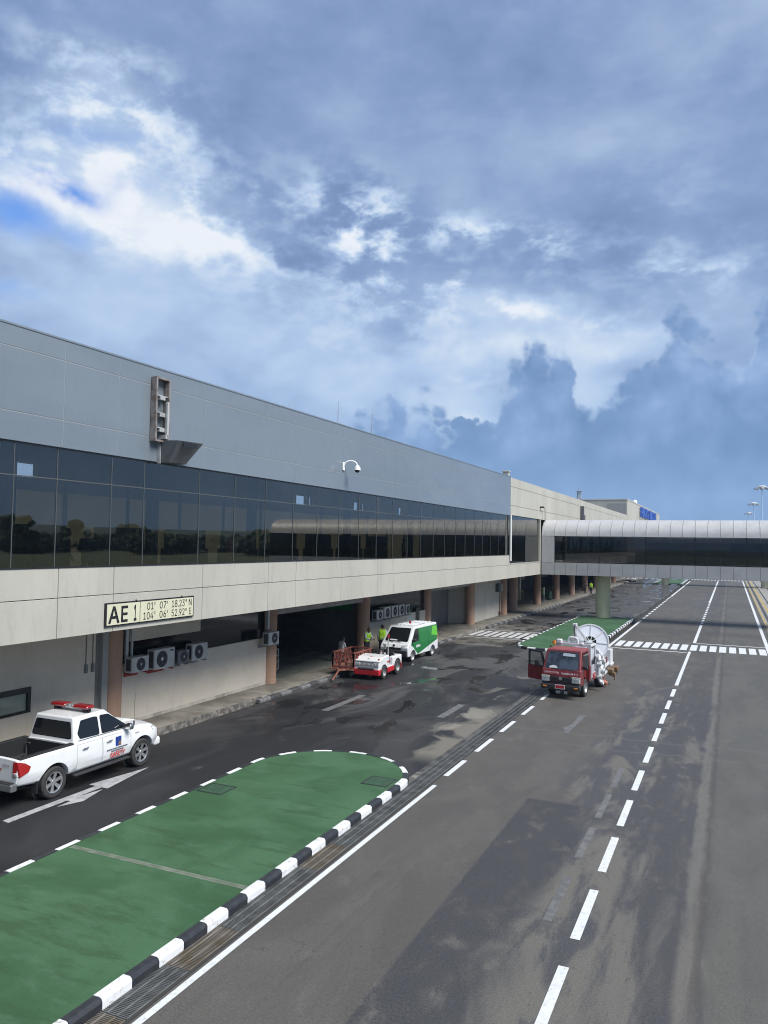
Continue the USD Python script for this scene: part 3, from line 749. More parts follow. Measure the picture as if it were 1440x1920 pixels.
for a, b in zip(JOINTS[:-1], JOINTS[1:]):
    bk.add([(XF - 0.007, a, 8.72), (XF - 0.007, b, 8.72), (XF - 0.007, b, top_z(b) - 0.02), (XF - 0.007, a, top_z(a) - 0.02)], [(0, 1, 2, 3)])
put(term, 'upper_backing', bk, PALE_JOINT)
put(term, 'parapet_cap', MB().add([(x, y, top_z(y) + dz) for y in (-6, 58.05) for x in (XF - 0.4, XF + 0.015) for dz in (0.002, 0.05)], [(0, 1, 3, 2), (4, 6, 7, 5), (0, 4, 5, 1), (2, 3, 7, 6), (0, 2, 6, 4), (1, 5, 7, 3)]), CLAD)
put(term, 'roof', MB().box(-40, XF - 0.41, -6, 58.05, 11.0, 11.2), ROOF)
put(term, 'window_head', MB().box(XF - 0.16, XF - 0.03, -6, 58.05, 8.66, 8.70), DARK_FRAME)
put(term, 'window_sill', MB().box(XF - 0.16, XF + 0.02, -6, 58.0, 5.643, 5.67), DARK_FRAME)


def pane(parent, y0, y1, z0, z1, x=XF - 0.06, m=None, name='window_pane', tilt=0.0):
    put(parent, name, MB().add([(x, y0, z0), (x + tilt, y1, z0), (x + tilt, y1, z1), (x, y0, z1)], [(0, 1, 2, 3)]), m or GLASS)


for a, b in zip(MULL[:-1], MULL[1:]):
    t = (RNG.random() - 0.5) * 0.006
    pane(term, a + 0.012, b - 0.012, 5.67, 7.875, tilt=t)
    pane(term, a + 0.012, b - 0.012, 7.905, 8.66, tilt=t)
    put(term, 'mullion', MB().box(XF - 0.10, XF - 0.05, b - 0.009, b + 0.009, 5.67, 8.66), MULL_GREY)
put(term, 'transom', MB().box(XF - 0.10, XF - 0.053, -6, 58.0, 7.878, 7.902), MULL_GREY)
for a, b in ((58.12, 61.5), (61.5, 64.9), (64.9, 68.15)):
    pane(term, a + 0.01, b - 0.01, 5.0, 7.2, XF - 0.12)
    pane(term, a + 0.01, b - 0.01, 7.22, 8.72, XF - 0.12)
put(term, 'window_sill', MB().box(XF - 0.2, XF + 0.02, 58.06, 68.4, 4.932, 5.0), GREY_BEAM)
put(term, 'corner_post', MB().box(XF - 0.18, XF + 0.01, 68.15, 68.45, 5.0, 8.72), PANEL)
put(term, 'downpipe', MB().tube((XF + 0.09, 57.85, 5.2), (XF + 0.09, 57.85, 8.75), 0.085, n=14), mat('white_pipe', (0.62, 0.62, 0.60), 0.45))
put(term, 'vent_stack', MB().rbox(XF - 0.55, XF - 0.1, 57.75, 58.15, 11.6, 12.05, 0.03).rbox(XF - 0.6, XF - 0.05, 57.7, 58.2, 12.05, 12.15, 0.02), HALLP)

# departure lounge behind the glass
put(term, 'lounge_floor', MB().box(-31, XF - 0.1, -6, 68.4, 4.8, 4.98), INT_FLOOR)
put(term, 'soffit', MB().box(-31, XF - 0.1, -6, 68.4, 3.90, 4.0), GREY_BEAM)
put(term, 'ceiling', MB().box(-31, XF - 0.45, -6, 58, 10.6, 10.7), INT_WALL)
BLIND = Graph()
_t = BLIND.n('translucent_bsdf', 'BSDF', color=(0.85, 0.70, 0.48))
_d = BLIND.n('diffuse_bsdf', 'BSDF', color=(0.34, 0.28, 0.20))
BLIND = BLIND.build('woven_blind', surface=BLIND.n('mix_closure', 'closure', fac=0.2, closure1=_t, closure2=_d))
for k in range(19):
    put(term, 'window_blind', MB().box(-27.02, -27.0, -5.9 + 3.9 * k, -2.15 + 3.9 * k, 5.1, 8.4), BLIND)
    put(term, 'blind_post', MB().box(-27.1, -26.9, -2.15 + 3.9 * k, -2.0 + 3.9 * k, 4.98, 8.95), INT_DARK)
bw = MB().box(-27.3, -27, -6, 68.4, 8.4, 8.95).box(-27.3, -27, -6, 68.4, 4.98, 5.1).box(-27.3, -27, -6, 68.4, 9.6, 10.6)
holes, yy = [(21.6, 22.45), (22.65, 23.75), (45.2, 46.7), (47.0, 47.6), (54.0, 55.1), (55.5, 56.2), (63, 64)], -6.0
for a, b in holes:
    bw.box(-27.3, -27, yy, a, 8.95, 9.6); yy = b
bw.box(-27.3, -27, yy, 68.4, 8.95, 9.6)
put(term, 'lounge_back_wall', bw, INT_WALL)
put(term, 'lounge_end_wall', MB().box(-27, XF - 0.2, 68.46, 68.6, 4.98, 10.6), INT_WALL)
for y in (13.9, 19.3, 24.9, 33, 41, 49, 57):
    put(term, 'lounge_column', MB().tm(rb(-17.0, -16.7, y - 0.15, y + 0.15, 4.98, 10.6, 0.02)), mat('lounge_column', (0.03, 0.035, 0.06), 0.5))
for k in range(9):
    y = 15.5 + 4.4 * k
    put(term, 'lounge_counter', MB().rbox(-24.5, -23.7, y, y + 2.6, 4.98, 6.0, 0.04).rbox(-24.4, -23.8, y + 0.1, y + 2.5, 6.0, 6.9, 0.03), mat('lounge_counter', (0.08, 0.10, 0.12), 0.5))

# ground floor: columns
COLS = [0.3, 9.98, 19.66, 29.2, 38.87, 48.5, 58.2, 67.8]
for y in COLS:
    put(term, 'column', lathe([(0, 0.15), (0.385, 0.15), (0.385, 0.32), (0.37, 0.335), (0.37, 3.9)], 36, 'z'), COLUMN, smooth=30)
    UsdGeom.Xformable(stage.GetPrimAtPath(numbered.__globals__['term'] + '/column' + (f'_{COLS.index(y):03d}' if COLS.index(y) else ''))).AddTranslateOp().Set(Gf.Vec3d(-18.72, y, 0))

# ground floor: walls
wz = lambda n, y0, y1, z0, z1, m, x=XW, t=0.22: put(term, n, MB().box(x - t, x, y0, y1, z0, z1), m)
wa = MB()
for (y0, y1, z0, z1) in ((-6, 12.9, 0.15, 3.9), (12.9, 16.38, 0.15, 1.33), (12.9, 16.38, 2.07, 3.9), (16.38, 18.85, 0.15, 3.9)):
    wa.box(XW - 0.22, XW, y0, y1, z0, z1)
put(term, 'rendered_wall', wa, WALL)
wf = MB()
for (y0, y1, z0, z1) in ((12.9, 16.38, 1.33, 1.40), (12.9, 16.38, 1.90, 2.07), (16.27, 16.38, 1.40, 1.90), (12.9, 12.98, 1.40, 1.90)):
    wf.box(XW - 0.15, XW + 0.015, y0, y1, z0, z1)
w = put(term, 'low_window', wf, DARK_FRAME)
put(w, 'pane', MB().box(XW - 0.08, XW - 0.06, 12.98, 16.27, 1.40, 1.90), mat('frosted_pane', (0.33, 0.36, 0.28), 0.12, color2=(0.30, 0.33, 0.26), scale=1.0))
wz('wall_recess', 18.85, 19.06, 0.15, 3.9, mat('grey_recess', (0.17, 0.165, 0.15), 0.8), XW - 0.03)
wz('pilaster', 19.06, 19.31, 0.15, 3.9, mat('grey_pilaster', (0.30, 0.30, 0.285), 0.75, dirt=0.15), XW + 0.10, 0.3)
wb = wz('rendered_wall', 19.9, 28.96, 0.15, 2.19, WALL)
put(term, 'rendered_wall', MB().box(XW - 0.2, XW - 0.0, 20.4, 24.2, 2.92, 3.9), WALL)
put(term, 'conduit', MB().box(XW, XW + 0.06, 20.15, 20.27, 2.3, 3.9).box(XW, XW + 0.05, 20.42, 20.5, 2.2, 3.9), PALE_METAL)
for y0, y1 in ((19.9, 22.2), (22.2, 24.2), (24.2, 26.5), (26.5, 28.9)):
    put(term, 'dark_window_pane', MB().add([(XW - 0.12, y0, 2.19), (XW - 0.12, y1, 2.19), (XW - 0.12, y1, 3.9), (XW - 0.12, y0, 3.9)], [(0, 1, 2, 3)]), STRIP)
wz('plinth_stain', 20.2, 28.9, 0.15, 0.27, mat('stained_plinth', (0.26, 0.24, 0.2), 0.8, color2=(0.46, 0.42, 0.355), scale=2.2, lo=0.3, hi=0.55), XW + 0.004, 0.01)
# open bay
put(term, 'fascia_beam', MB().box(XW - 0.25, XW + 0.02, 29.5, 38.6, 3.12, 3.9), GREY_BEAM)
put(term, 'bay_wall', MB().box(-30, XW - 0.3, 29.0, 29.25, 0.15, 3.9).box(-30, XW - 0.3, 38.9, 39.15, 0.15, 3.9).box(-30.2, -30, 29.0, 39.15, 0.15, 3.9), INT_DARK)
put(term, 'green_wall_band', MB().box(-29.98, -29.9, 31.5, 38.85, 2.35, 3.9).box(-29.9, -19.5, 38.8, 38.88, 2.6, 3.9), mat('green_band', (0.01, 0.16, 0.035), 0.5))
put(term, 'bay_floor', MB().box(-30, XW - 0.1, 29.3, 38.8, 0.14, 0.156), mat('wet_tiles', (0.20, 0.215, 0.19), 0.16, color2=(0.14, 0.155, 0.135), scale=0.8, rough2=0.35))
# wall with the row of condensers
wz('rendered_wall', 39.25, 48.15, 0.15, 2.0, WALL)
for y0, y1 in ((39.2, 41.4), (41.4, 43.8), (43.8, 46.1), (46.1, 48.2)):
    put(term, 'dark_window_pane', MB().add([(XW - 0.12, y0, 2.0), (XW - 0.12, y1, 2.0), (XW - 0.12, y1, 3.9), (XW - 0.12, y0, 3.9)], [(0, 1, 2, 3)]), STRIP)
put(term, 'narrow_door', MB().box(XW - 0.05, XW + 0.012, 46.4, 47.05, 0.15, 2.2), DARK_FRAME)
put(term, 'notice_board', MB().box(XW, XW + 0.02, 44.9, 46.1, 1.15, 1.85), mat('notice_white', (0.55, 0.55, 0.52), 0.5))
# shutter bay
put(term, 'fascia_beam', MB().box(XW - 0.25, XW + 0.02, 48.85, 57.85, 3.18, 3.9), GREY_BEAM)
sh = MB()
for k in range(30):
    z = 0.16 + 0.11 * k
    sh.box(-20.55, -20.5 + 0.0, 48.6, 58.1, z, z + 0.1)
put(term, 'shutter', sh, mat('shutter_grey', (0.20, 0.20, 0.20), 0.5, color2=(0.165, 0.165, 0.165), scale=1.0))
put(term, 'bay_wall', MB().box(-20.6, XW - 0.25, 48.2, 48.4, 0.15, 3.9), WALL_WHITE)
put(term, 'bay_wall', MB().box(-20.6, XW - 0.25, 58.3, 58.5, 0.15, 3.9), WALL_WHITE)
wz('rendered_wall', 58.5, 67.5, 0.15, 3.9, WALL_WHITE, -18.8)
eb = MB().rbox(-18.8, -18.5, 65.6, 66.5, 2.3, 3.0, 0.03)
put(term, 'meter_box', eb, mat('box_dark_green', (0.05, 0.06, 0.05), 0.5))
put(term, 'meter_box', MB().rbox(-18.8, -18.6, 66.75, 67.25, 2.3, 3.0, 0.02), PALE_METAL)
put(term, 'conduit', MB().tube((-18.75, 66.9, 0.5), (-18.75, 66.9, 2.3), 0.04).rbox(-18.8, -18.65, 66.6, 67.2, 0.2, 0.5, 0.02), mat('rust_box', (0.12, 0.06, 0.045), 0.7))
for y in (18.44, 18.72):
    put(term, 'conduit', MB().tube((XW + 0.02, y, 2.4), (XW + 0.02, y, 3.85), 0.013).rbox(XW, XW + 0.07, y - 0.05, y + 0.05, 2.15, 2.42, 0.01), mat('conduit_grey', (0.16, 0.16, 0.155), 0.5))
put(term, 'elbow_duct', MB().box(XW + 0.0, XW + 0.14, 28.72, 28.86, 2.55, 3.55).box(XW, XW + 0.14, 28.72, 29.6, 3.42, 3.56).box(XW, XW + 0.10, 28.9, 29.9, 3.58, 3.66), PALE_METAL)
cb = MB()
for k in range(4):
    o = 0.05 * k
    cb.path([(-18.34 + o * .2, 38.45, 3.75 - o), (-18.32 + o * .2, 38.7, 3.68 - o), (-18.33, 38.98, 3.5 - o), (-18.42, 39.18, 3.1 - o)], 0.022)
put(term, 'cable_bundle', cb, mat('cable_grey', (0.25, 0.25, 0.245), 0.5))

# ---------------------------------------------------------------- beige hall beyond
hall = thing('terminal_hall', 'beige panelled terminal hall beyond the grey wing, with a taller block at its far end', 'building')
HJ = [58.1] + [58.1 + 4.9 * k for k in range(1, 16)]
for a, b in zip(HJ[:-1], HJ[1:]):
    for z0, z1 in ((8.74, 9.49), (9.50, 10.955), (10.965, 11.66)):
        panel(hall, 'beige_panel', a + 0.004, b - 0.004, z0 + 0.008, z1 - 0.008, HALLP)
put(hall, 'panel_backing', MB().box(XF - 0.3, XF - 0.045, 58.1, 131.4, 8.76, 11.6), mat('hall_joint', (0.16, 0.155, 0.14), 0.7))
put(hall, 'roof', MB().box(-40, XF - 0.3, 58.1, 131.4, 11.3, 11.5), ROOF)
for a, b in ((72.5, 85), (85, 98), (98, 111), (111, 124), (124, 137), (137, 150)):
    panel(hall, 'cream_panel', a + 0.01, b - 0.01, 3.86, 5.0, PANEL)
    pane(hall, a + 0.01, b - 0.01, 5.0, 8.74, XF - 0.1)
put(hall, 'lounge_floor', MB().box(-31, XF - 0.12, 72.5, 195, 3.88, 4.9), INT_FLOOR)
put(hall, 'lounge_back_wall', MB().box(-26, -25.8, 72.5, 195, 4.9, 11.3), INT_WALL)
tb = MB()
tb.box(-27.5, XF, 131.4, 194, 11.67, 14.2).box(-27.5, XF, 131.5, 194, 3.87, 11.66)
put(hall, 'tall_block', tb, HALLP)
put(hall, 'block_coping', MB().box(-27.6, XF + 0.06, 131.3, 194, 14.2, 14.35), mat('coping', (0.46, 0.45, 0.41), 0.6))
put(hall, 'louvre', MB().box(-18.6, -15.7, 131.34, 131.4, 11.8, 13.6), mat('louvre_grey', (0.27, 0.265, 0.25), 0.7))
for i, y in enumerate([71.9, 81.8, 91.6, 101.4, 111.2, 121.0, 130.8, 140.6]):
    p = put(hall, 'column', MB().tube((-18.85, y, 0.15), (-18.85, y, 3.88), 0.40, n=28), COLUMN, smooth=40)
for i, y in enumerate([76.5, 86.7, 96.5, 106.3]):
    put(hall, 'inner_column', MB().tm(rb(-22.4, -21.9, y - .25, y + .25, 0.15, 3.88, 0.02)), WALL_WHITE)
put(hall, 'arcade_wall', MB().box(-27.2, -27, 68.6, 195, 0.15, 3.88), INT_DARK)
for y0, y1 in ((78, 83), (90, 94), (104, 109), (118, 124)):
    put(hall, 'arcade_wall', MB().box(-26.99, -26.9, y0, y1, 1.5, 3.4), mat('lobby_light_wall', (0.42, 0.40, 0.36), 0.7))
wz2 = put(hall, 'ground_wall', MB().box(-19.4, -19.2, 124, 195, 0.15, 3.88), WALL_WHITE)

# ---------------------------------------------------------------- footbridges
BRIDGE_P = mat('bridge_panel', (0.44, 0.435, 0.43), 0.38, color2=(0.40, 0.395, 0.39), scale=0.8, detail=5, spec=0.5, dirt=0.22)
BRIDGE_L = mat('bridge_lower_panel', (0.38, 0.375, 0.37), 0.45, color2=(0.345, 0.34, 0.335), scale=0.8, dirt=0.22)
PILLAR = mat('pale_green_pillar', (0.54, 0.51, 0.34), 0.65, color2=(0.49, 0.46, 0.305), scale=1.4, detail=6, dirt=0.2)
BGLASS = glass('bridge_glass', (0.16, 0.16, 0.155), 1.55)


def skybridge(y0, label, x1, detail=True):
    br = thing('skybridge', label, 'footbridge')
    xs = [-15.45, -14.30] + [-13.33 + 0.968 * k for k in range(int((x1 + 13.33) / 0.968))]
    if not detail:
        xs = [-15.45] + [-13.3 + 3.0 * k for k in range(int((x1 + 13.3) / 3.0))]
    yn, yf, g = y0, y0 + 3.8, 0.013
    yc, ry, rz, zb = (yn + yf) / 2, 1.9, 1.49, 7.29
    for a, b in zip(xs[:-1], xs[1:]):
        put(br, 'lower_panel', MB().box(a + g, b - g, yn, yn + 0.05, 3.85, 4.94), BRIDGE_L)
        m = MB()
        th = np.linspace(0, PI, 15)
        v, f = [], []
        for i, t in enumerate(th):
            for r in (0, 0.05):
                y, z = yc - (ry - r) * math.cos(t), zb + (rz - r) * math.sin(t)
                v += [(a + g, y, z), (b - g, y, z)]
        for i in range(14):
            k = i * 4
            f += [(k, k + 1, k + 5, k + 4), (k + 2, k + 6, k + 7, k + 3), (k, k + 4, k + 6, k + 2), (k + 1, k + 3, k + 7, k + 5)]
        put(br, 'roof_panel', m.add(v, f), BRIDGE_P, smooth=40)
        if a > -15:
            put(br, 'window_pane', MB().add([(a + 0.008, yn + 0.08, 4.97), (b - 0.008, yn + 0.08, 4.97), (b - 0.008, yn + 0.08, 7.26), (a + 0.008, yn + 0.08, 7.26)], [(0, 1, 2, 3)]), BGLASS)
            put(br, 'far_window_pane', MB().add([(b, yf - 0.08, 4.97), (a, yf - 0.08, 4.97), (a, yf - 0.08, 7.26), (b, yf - 0.08, 7.26)], [(0, 1, 2, 3)]), BGLASS)
            if detail and xs.index(a) % 4 == 1:
                put(br, 'mullion', MB().box(a - 0.06, a + 0.06, yn + 0.10, yn + 0.2, 4.97, 7.26), DARK_FRAME)
        else:
            put(br, 'end_panel', MB().box(a + g, b - g, yn, yn + 0.05, 4.96, 7.27), BRIDGE_P)
    xe = xs[-1]
    put(br, 'joint_backing', MB().box(-15.4, xe, yn + 0.06, yn + 0.075, 3.87, 4.95).tm(trimesh.Trimesh(*_arch(-15.4, xe, yc, ry - 0.06, rz - 0.06, zb))), BACKING)
    put(br, 'floor_slab', MB().box(-15.4, xe, yn + 0.08, yf, 3.86, 4.9), INT_DARK)
    put(br, 'far_panel', MB().box(-15.4, xe, yf, yf + 0.05, 3.85, 4.95), BRIDGE_L)
    put(br, 'head_rail', MB().box(-14.3, xe, yn + 0.03, yn + 0.12, 7.26, 7.31).box(-14.3, xe, yn + 0.03, yn + 0.12, 4.94, 4.97), DARK_FRAME)
    put(br, 'handrail', MB().tube((-14, yn + 0.4, 5.9), (xe, yn + 0.4, 5.9), 0.03).tube((-14, yf - 0.4, 5.9), (xe, yf - 0.4, 5.9), 0.03), PALE_METAL)
    for x in (-10.35, 5.2):
        put(br, 'pillar', MB().tube((x, yc, -0.1), (x, yc, 3.86), 0.63, n=40), PILLAR, smooth=40)
    return br


def _arch(x0, x1, yc, ry, rz, zb):
    v, f = [], []
    for i, t in enumerate(np.linspace(0, PI, 15)):
        v += [(x0, yc - ry * math.cos(t), zb + rz * math.sin(t)), (x1, yc - ry * math.cos(t), zb + rz * math.sin(t))]
    for i in range(14):
        k = 2 * i
        f += [(k, k + 1, k + 3), (k, k + 3, k + 2)]
    return np.array(v), np.array(f)


skybridge(68.6, 'enclosed footbridge with rounded silver roof and dark windows spanning the road', 14)
skybridge(140.5, 'second footbridge far behind, seen only by its pale pillars under the first', 16, False)

# ---------------------------------------------------------------- signs and fittings on the buildings
SIGN_Y = mat('sign_cream', (0.55, 0.54, 0.40), 0.4, color2=(0.52, 0.51, 0.375), scale=2)
BLACK = mat('sign_black', (0.012, 0.012, 0.014), 0.4)
sg = thing('stand_sign', 'cream stand sign lettered AE 1 with map coordinates, on the panel band', 'sign', (XF, 15.97, 4.0))
put(sg, 'frame', MB().box(0.0, 0.05, 0, 3.76, 0.0, 0.65), BLACK)
put(sg, 'left_panel', MB().box(0.05, 0.062, 0.05, 1.32, 0.04, 0.61), SIGN_Y)
put(sg, 'right_panel', MB().box(0.05, 0.062, 1.345, 3.71, 0.04, 0.61), SIGN_Y)
def sgn(t, h, y, z, wdt, bold=False):
    put(sg, 'lettering', text_on(t, h, (0.062, y, z), (0, 1, 0), (0, 0, 1), wdt, bold), BLACK)
sgn('A', 0.44, 0.10, 0.10, 0.42, True); sgn('E', 0.43, 0.58, 0.10, 0.26, True); sgn('1', 0.43, 1.08, 0.10, 0.11, True)
for row, (deg_, mn, sec, ns) in enumerate((('01', "07'", '18.23"', 'N'), ('104', "06'", '52.92"', 'E'))):
    z = 0.36 if row == 0 else 0.085
    sgn(deg_, 0.205, 1.62 if row == 0 else 1.47, z, 0.27 if row == 0 else 0.42)
    sgn('0', 0.085, 1.91, z + 0.13, 0.06)
    sgn(mn, 0.205, 2.16, z, 0.36)
    sgn(sec, 0.205, 2.70, z, 0.70)
    sgn(ns, 0.205, 3.50 if row == 0 else 3.53, z, 0.14 if row == 0 else 0.10)
put(sg, 'bolt', MB().box(0.0, 0.03, 1.2, 1.23, 0.65, 0.68).box(0, 0.03, 3.2, 3.23, 0.65, 0.68), BLACK)

fr = thing('sign_frame', 'narrow empty rusty steel frame with brackets fixed upright on the grey cladding', 'frame', (XF, 17.55, 9.28))
RUST = mat('rust_steel', (0.13, 0.10, 0.09), 0.8, color2=(0.24, 0.22, 0.21), scale=4)
GALV = mat('bracket_grey', (0.36, 0.37, 0.38), 0.5, color2=(0.26, 0.26, 0.26), scale=3)
put(fr, 'upright', MB().box(0.02, 0.22, 0, 0.06, 0, 1.9), RUST)
put(fr, 'upright', MB().box(0.02, 0.22, 0.56, 0.62, 0, 1.9), RUST)
put(fr, 'cross_bar', MB().box(0.02, 0.22, 0.06, 0.56, 1.85, 1.9), RUST)
put(fr, 'cross_bar', MB().box(0.02, 0.22, 0.06, 0.56, 0.0, 0.05), RUST)
for z in (1.35, 0.85, 0.40):
    put(fr, 'bracket', MB().box(0.02, 0.18, 0.06, 0.56, z, z + 0.03).box(0.1, 0.2, 0.2, 0.42, z - 0.10, z), GALV)
put(fr, 'strip_light', MB().rbox(0.2, 0.3, 0.42, 0.5, 0.1, 1.2, 0.02), PALE_METAL)
bx = thing('display_box', 'dark grey wedge shaped metal box below the rusty frame on the cladding', 'box', (XF, 17.9, 8.66))
m = m3.Manifold.hull_points([(0.02, 0.0, 0.68), (0.02, 1.25, 0.72), (0.02, 0.08, 0.02), (0.02, 0.95, 0.05), (0.75, 0.02, 0.66), (0.75, 1.2, 0.70), (0.35, 0.12, 0.03), (0.35, 0.9, 0.06)])
put(bx, 'casing', m, mat('box_grey', (0.10, 0.105, 0.11), 0.4, color2=(0.13, 0.135, 0.14), scale=2))
put(bx, 'bracket', MB().box(0.0, 0.3, 0.0, 0.12, 0.72, 0.84).box(0, 0.1, 0.0, 0.06, 0.0, 0.72), GALV)
put(bx, 'lens', MB().box(0.752, 0.765, 0.25, 0.9, 0.5, 0.64), BLACK)

cv = thing('dome_camera', 'white dome security camera hanging from a curved arm on the grey cladding', 'camera', (XF, 29.85, 9.72))
WHITE_PL = mat('white_plastic', (0.72, 0.72, 0.71), 0.35)
put(cv, 'base_plate', MB().rbox(0.0, 0.06, -0.08, 0.1, -0.16, 0.2, 0.02), WHITE_PL)
put(cv, 'arm', MB().path([(0.05, 0.02, 0.03)] + [(0.05 + 0.26 * (1 - math.cos(t)), 0.02 + 0.13 * (1 - math.cos(t)), 0.05 + 0.22 * math.sin(t)) for t in np.linspace(0.3, PI * 0.98, 9)], 0.035, 10), WHITE_PL)
put(cv, 'housing', lathe([(0, 0.12), (0.06, 0.11), (0.13, 0.0), (0.15, -0.12), (0.0, -0.12)], 24, 'z'), WHITE_PL, smooth=40)
UsdGeom.Xformable(stage.GetPrimAtPath(cv + '/housing')).AddTranslateOp().Set(Gf.Vec3d(0.57, 0.28, -0.02))
put(cv, 'dome', MB().sphere((0.57, 0.28, -0.14), 0.11, 3), mat('dome_dark', (0.02, 0.02, 0.022), 0.08))

for y, h in ((29.7, 1.05), (33.2, 1.25)):
    l = thing('lightning_rod', f"thin {'shorter' if h < 1.1 else 'taller'} lightning rod on the parapet of the grey wing, the {'left' if h < 1.1 else 'right'} of two", 'rod', (XF - 0.2, y, top_z(y) + 0.04))
    put(l, 'rod', MB().tube((0, 0, 0), (0, 0, h), 0.018, 0.008), GALV)
    put(l, 'base', MB().rbox(-0.05, 0.05, -0.05, 0.05, 0, 0.08, 0.01), GALV)
lm = thing('wall_lamp', 'small dark lamp on a curved pole where the footbridge meets the wall', 'lamp', (XF + 0.25, 68.5, 8.75))
put(lm, 'pole', MB().tube((0, 0.6, -0.3), (0, 0.6, 0.95), 0.04).path([(0, 0.6, 0.9), (0, 0.35, 1.05), (0, -0.3, 1.1)], 0.035), GALV)
put(lm, 'lamp_head', MB().rbox(-0.5, 0.1, -0.45, -0.15, 1.02, 1.16, 0.04), DARK_FRAME)
an = thing('roof_antenna', 'small lattice antenna on the parapet of the beige hall', 'antenna', (XF - 0.2, 88.5, 11.66))
a_ = MB()
for i in range(4):
    c, s = math.cos(i * PI / 2 + .78) * .3, math.sin(i * PI / 2 + .78) * .3
    a_.tube((c, s, 0), (c * .6, s * .6, 0.95), 0.035)
    c2, s2 = math.cos(i * PI / 2 + .78 + PI / 2) * .25, math.sin(i * PI / 2 + .78 + PI / 2) * .25
    a_.tube((c, s, 0.05), (c2, s2, 0.5), 0.025).tube((c2, s2, 0.5), (c * .6, s * .6, 0.95), 0.025)
put(an, 'lattice', a_, GALV)
put(an, 'mast', MB().tube((0, 0, 0.9), (0, 0, 1.5), 0.03).rbox(-.35, .35, -.35, .35, 0.95, 1.0, 0.01), GALV)
s2 = thing('sign_frame', 'narrow dark upright sign bracket on the beige hall wall above the footbridge', 'frame', (XF, 88.2, 9.0))
put(s2, 'upright', MB().box(0.0, 0.4, 0, 0.3, 0.2, 1.95), mat('bracket_dark', (0.10, 0.105, 0.12), 0.6))
put(s2, 'foot', MB().box(0.0, 0.45, 0.3, 0.75, 0.0, 0.95), MATS['bracket_dark'])
BLUE = mat('sign_blue', (0.035, 0.10, 0.42), 0.4, color2=(0.05, 0.13, 0.48), scale=0.5)
ls = thing('name_letters', 'large blue letters standing on the face of the far tall block', 'sign', (XF, 150.0, 12.1))
put(ls, 'backing_rail', MB().box(0.02, 0.12, 0, 33, 0.15, 0.25).box(0.02, 0.12, 0, 33, 1.5, 1.6), GALV)
yc = 0.0
for ch in 'HANG NADIM':
    if ch != ' ':
        put(ls, 'letter', text_on(ch, 1.75, (0.14, yc, 0.0), (0, 1, 0), (0, 0, 1), 2.7 if ch != 'I' else 0.8, True, 0.3), BLUE)
    yc += 3.5 if ch not in 'I ' else 1.7
rl = thing('roof_ball', 'small white ball on a mast on the roof of the far block', 'radome', (XF - 3, 170, 14.35))
put(rl, 'ball', MB().sphere((0, 0, 1.6), 0.5, 2), WHITE_PL, smooth=True)
put(rl, 'mast', MB().tube((0, 0, 0), (0, 0, 1.2), 0.06), GALV)

# ---------------------------------------------------------------- air conditioners
AC_WHITE = mat('aircon_white', (0.50, 0.50, 0.48), 0.45, color2=(0.44, 0.44, 0.42), scale=3, dirt=0.25)
AC_GREY = mat('aircon_grey', (0.15, 0.155, 0.16), 0.5, color2=(0.12, 0.12, 0.125), scale=3, dirt=0.2)
AC_DARK = mat('aircon_dark', (0.025, 0.025, 0.026), 0.6)
FIN = mat('aircon_fin', (0.07, 0.072, 0.075), 0.55)
REDB = mat('red_bracket', (0.30, 0.035, 0.025), 0.6)
BRK = mat('steel_bracket', (0.22, 0.22, 0.215), 0.6)


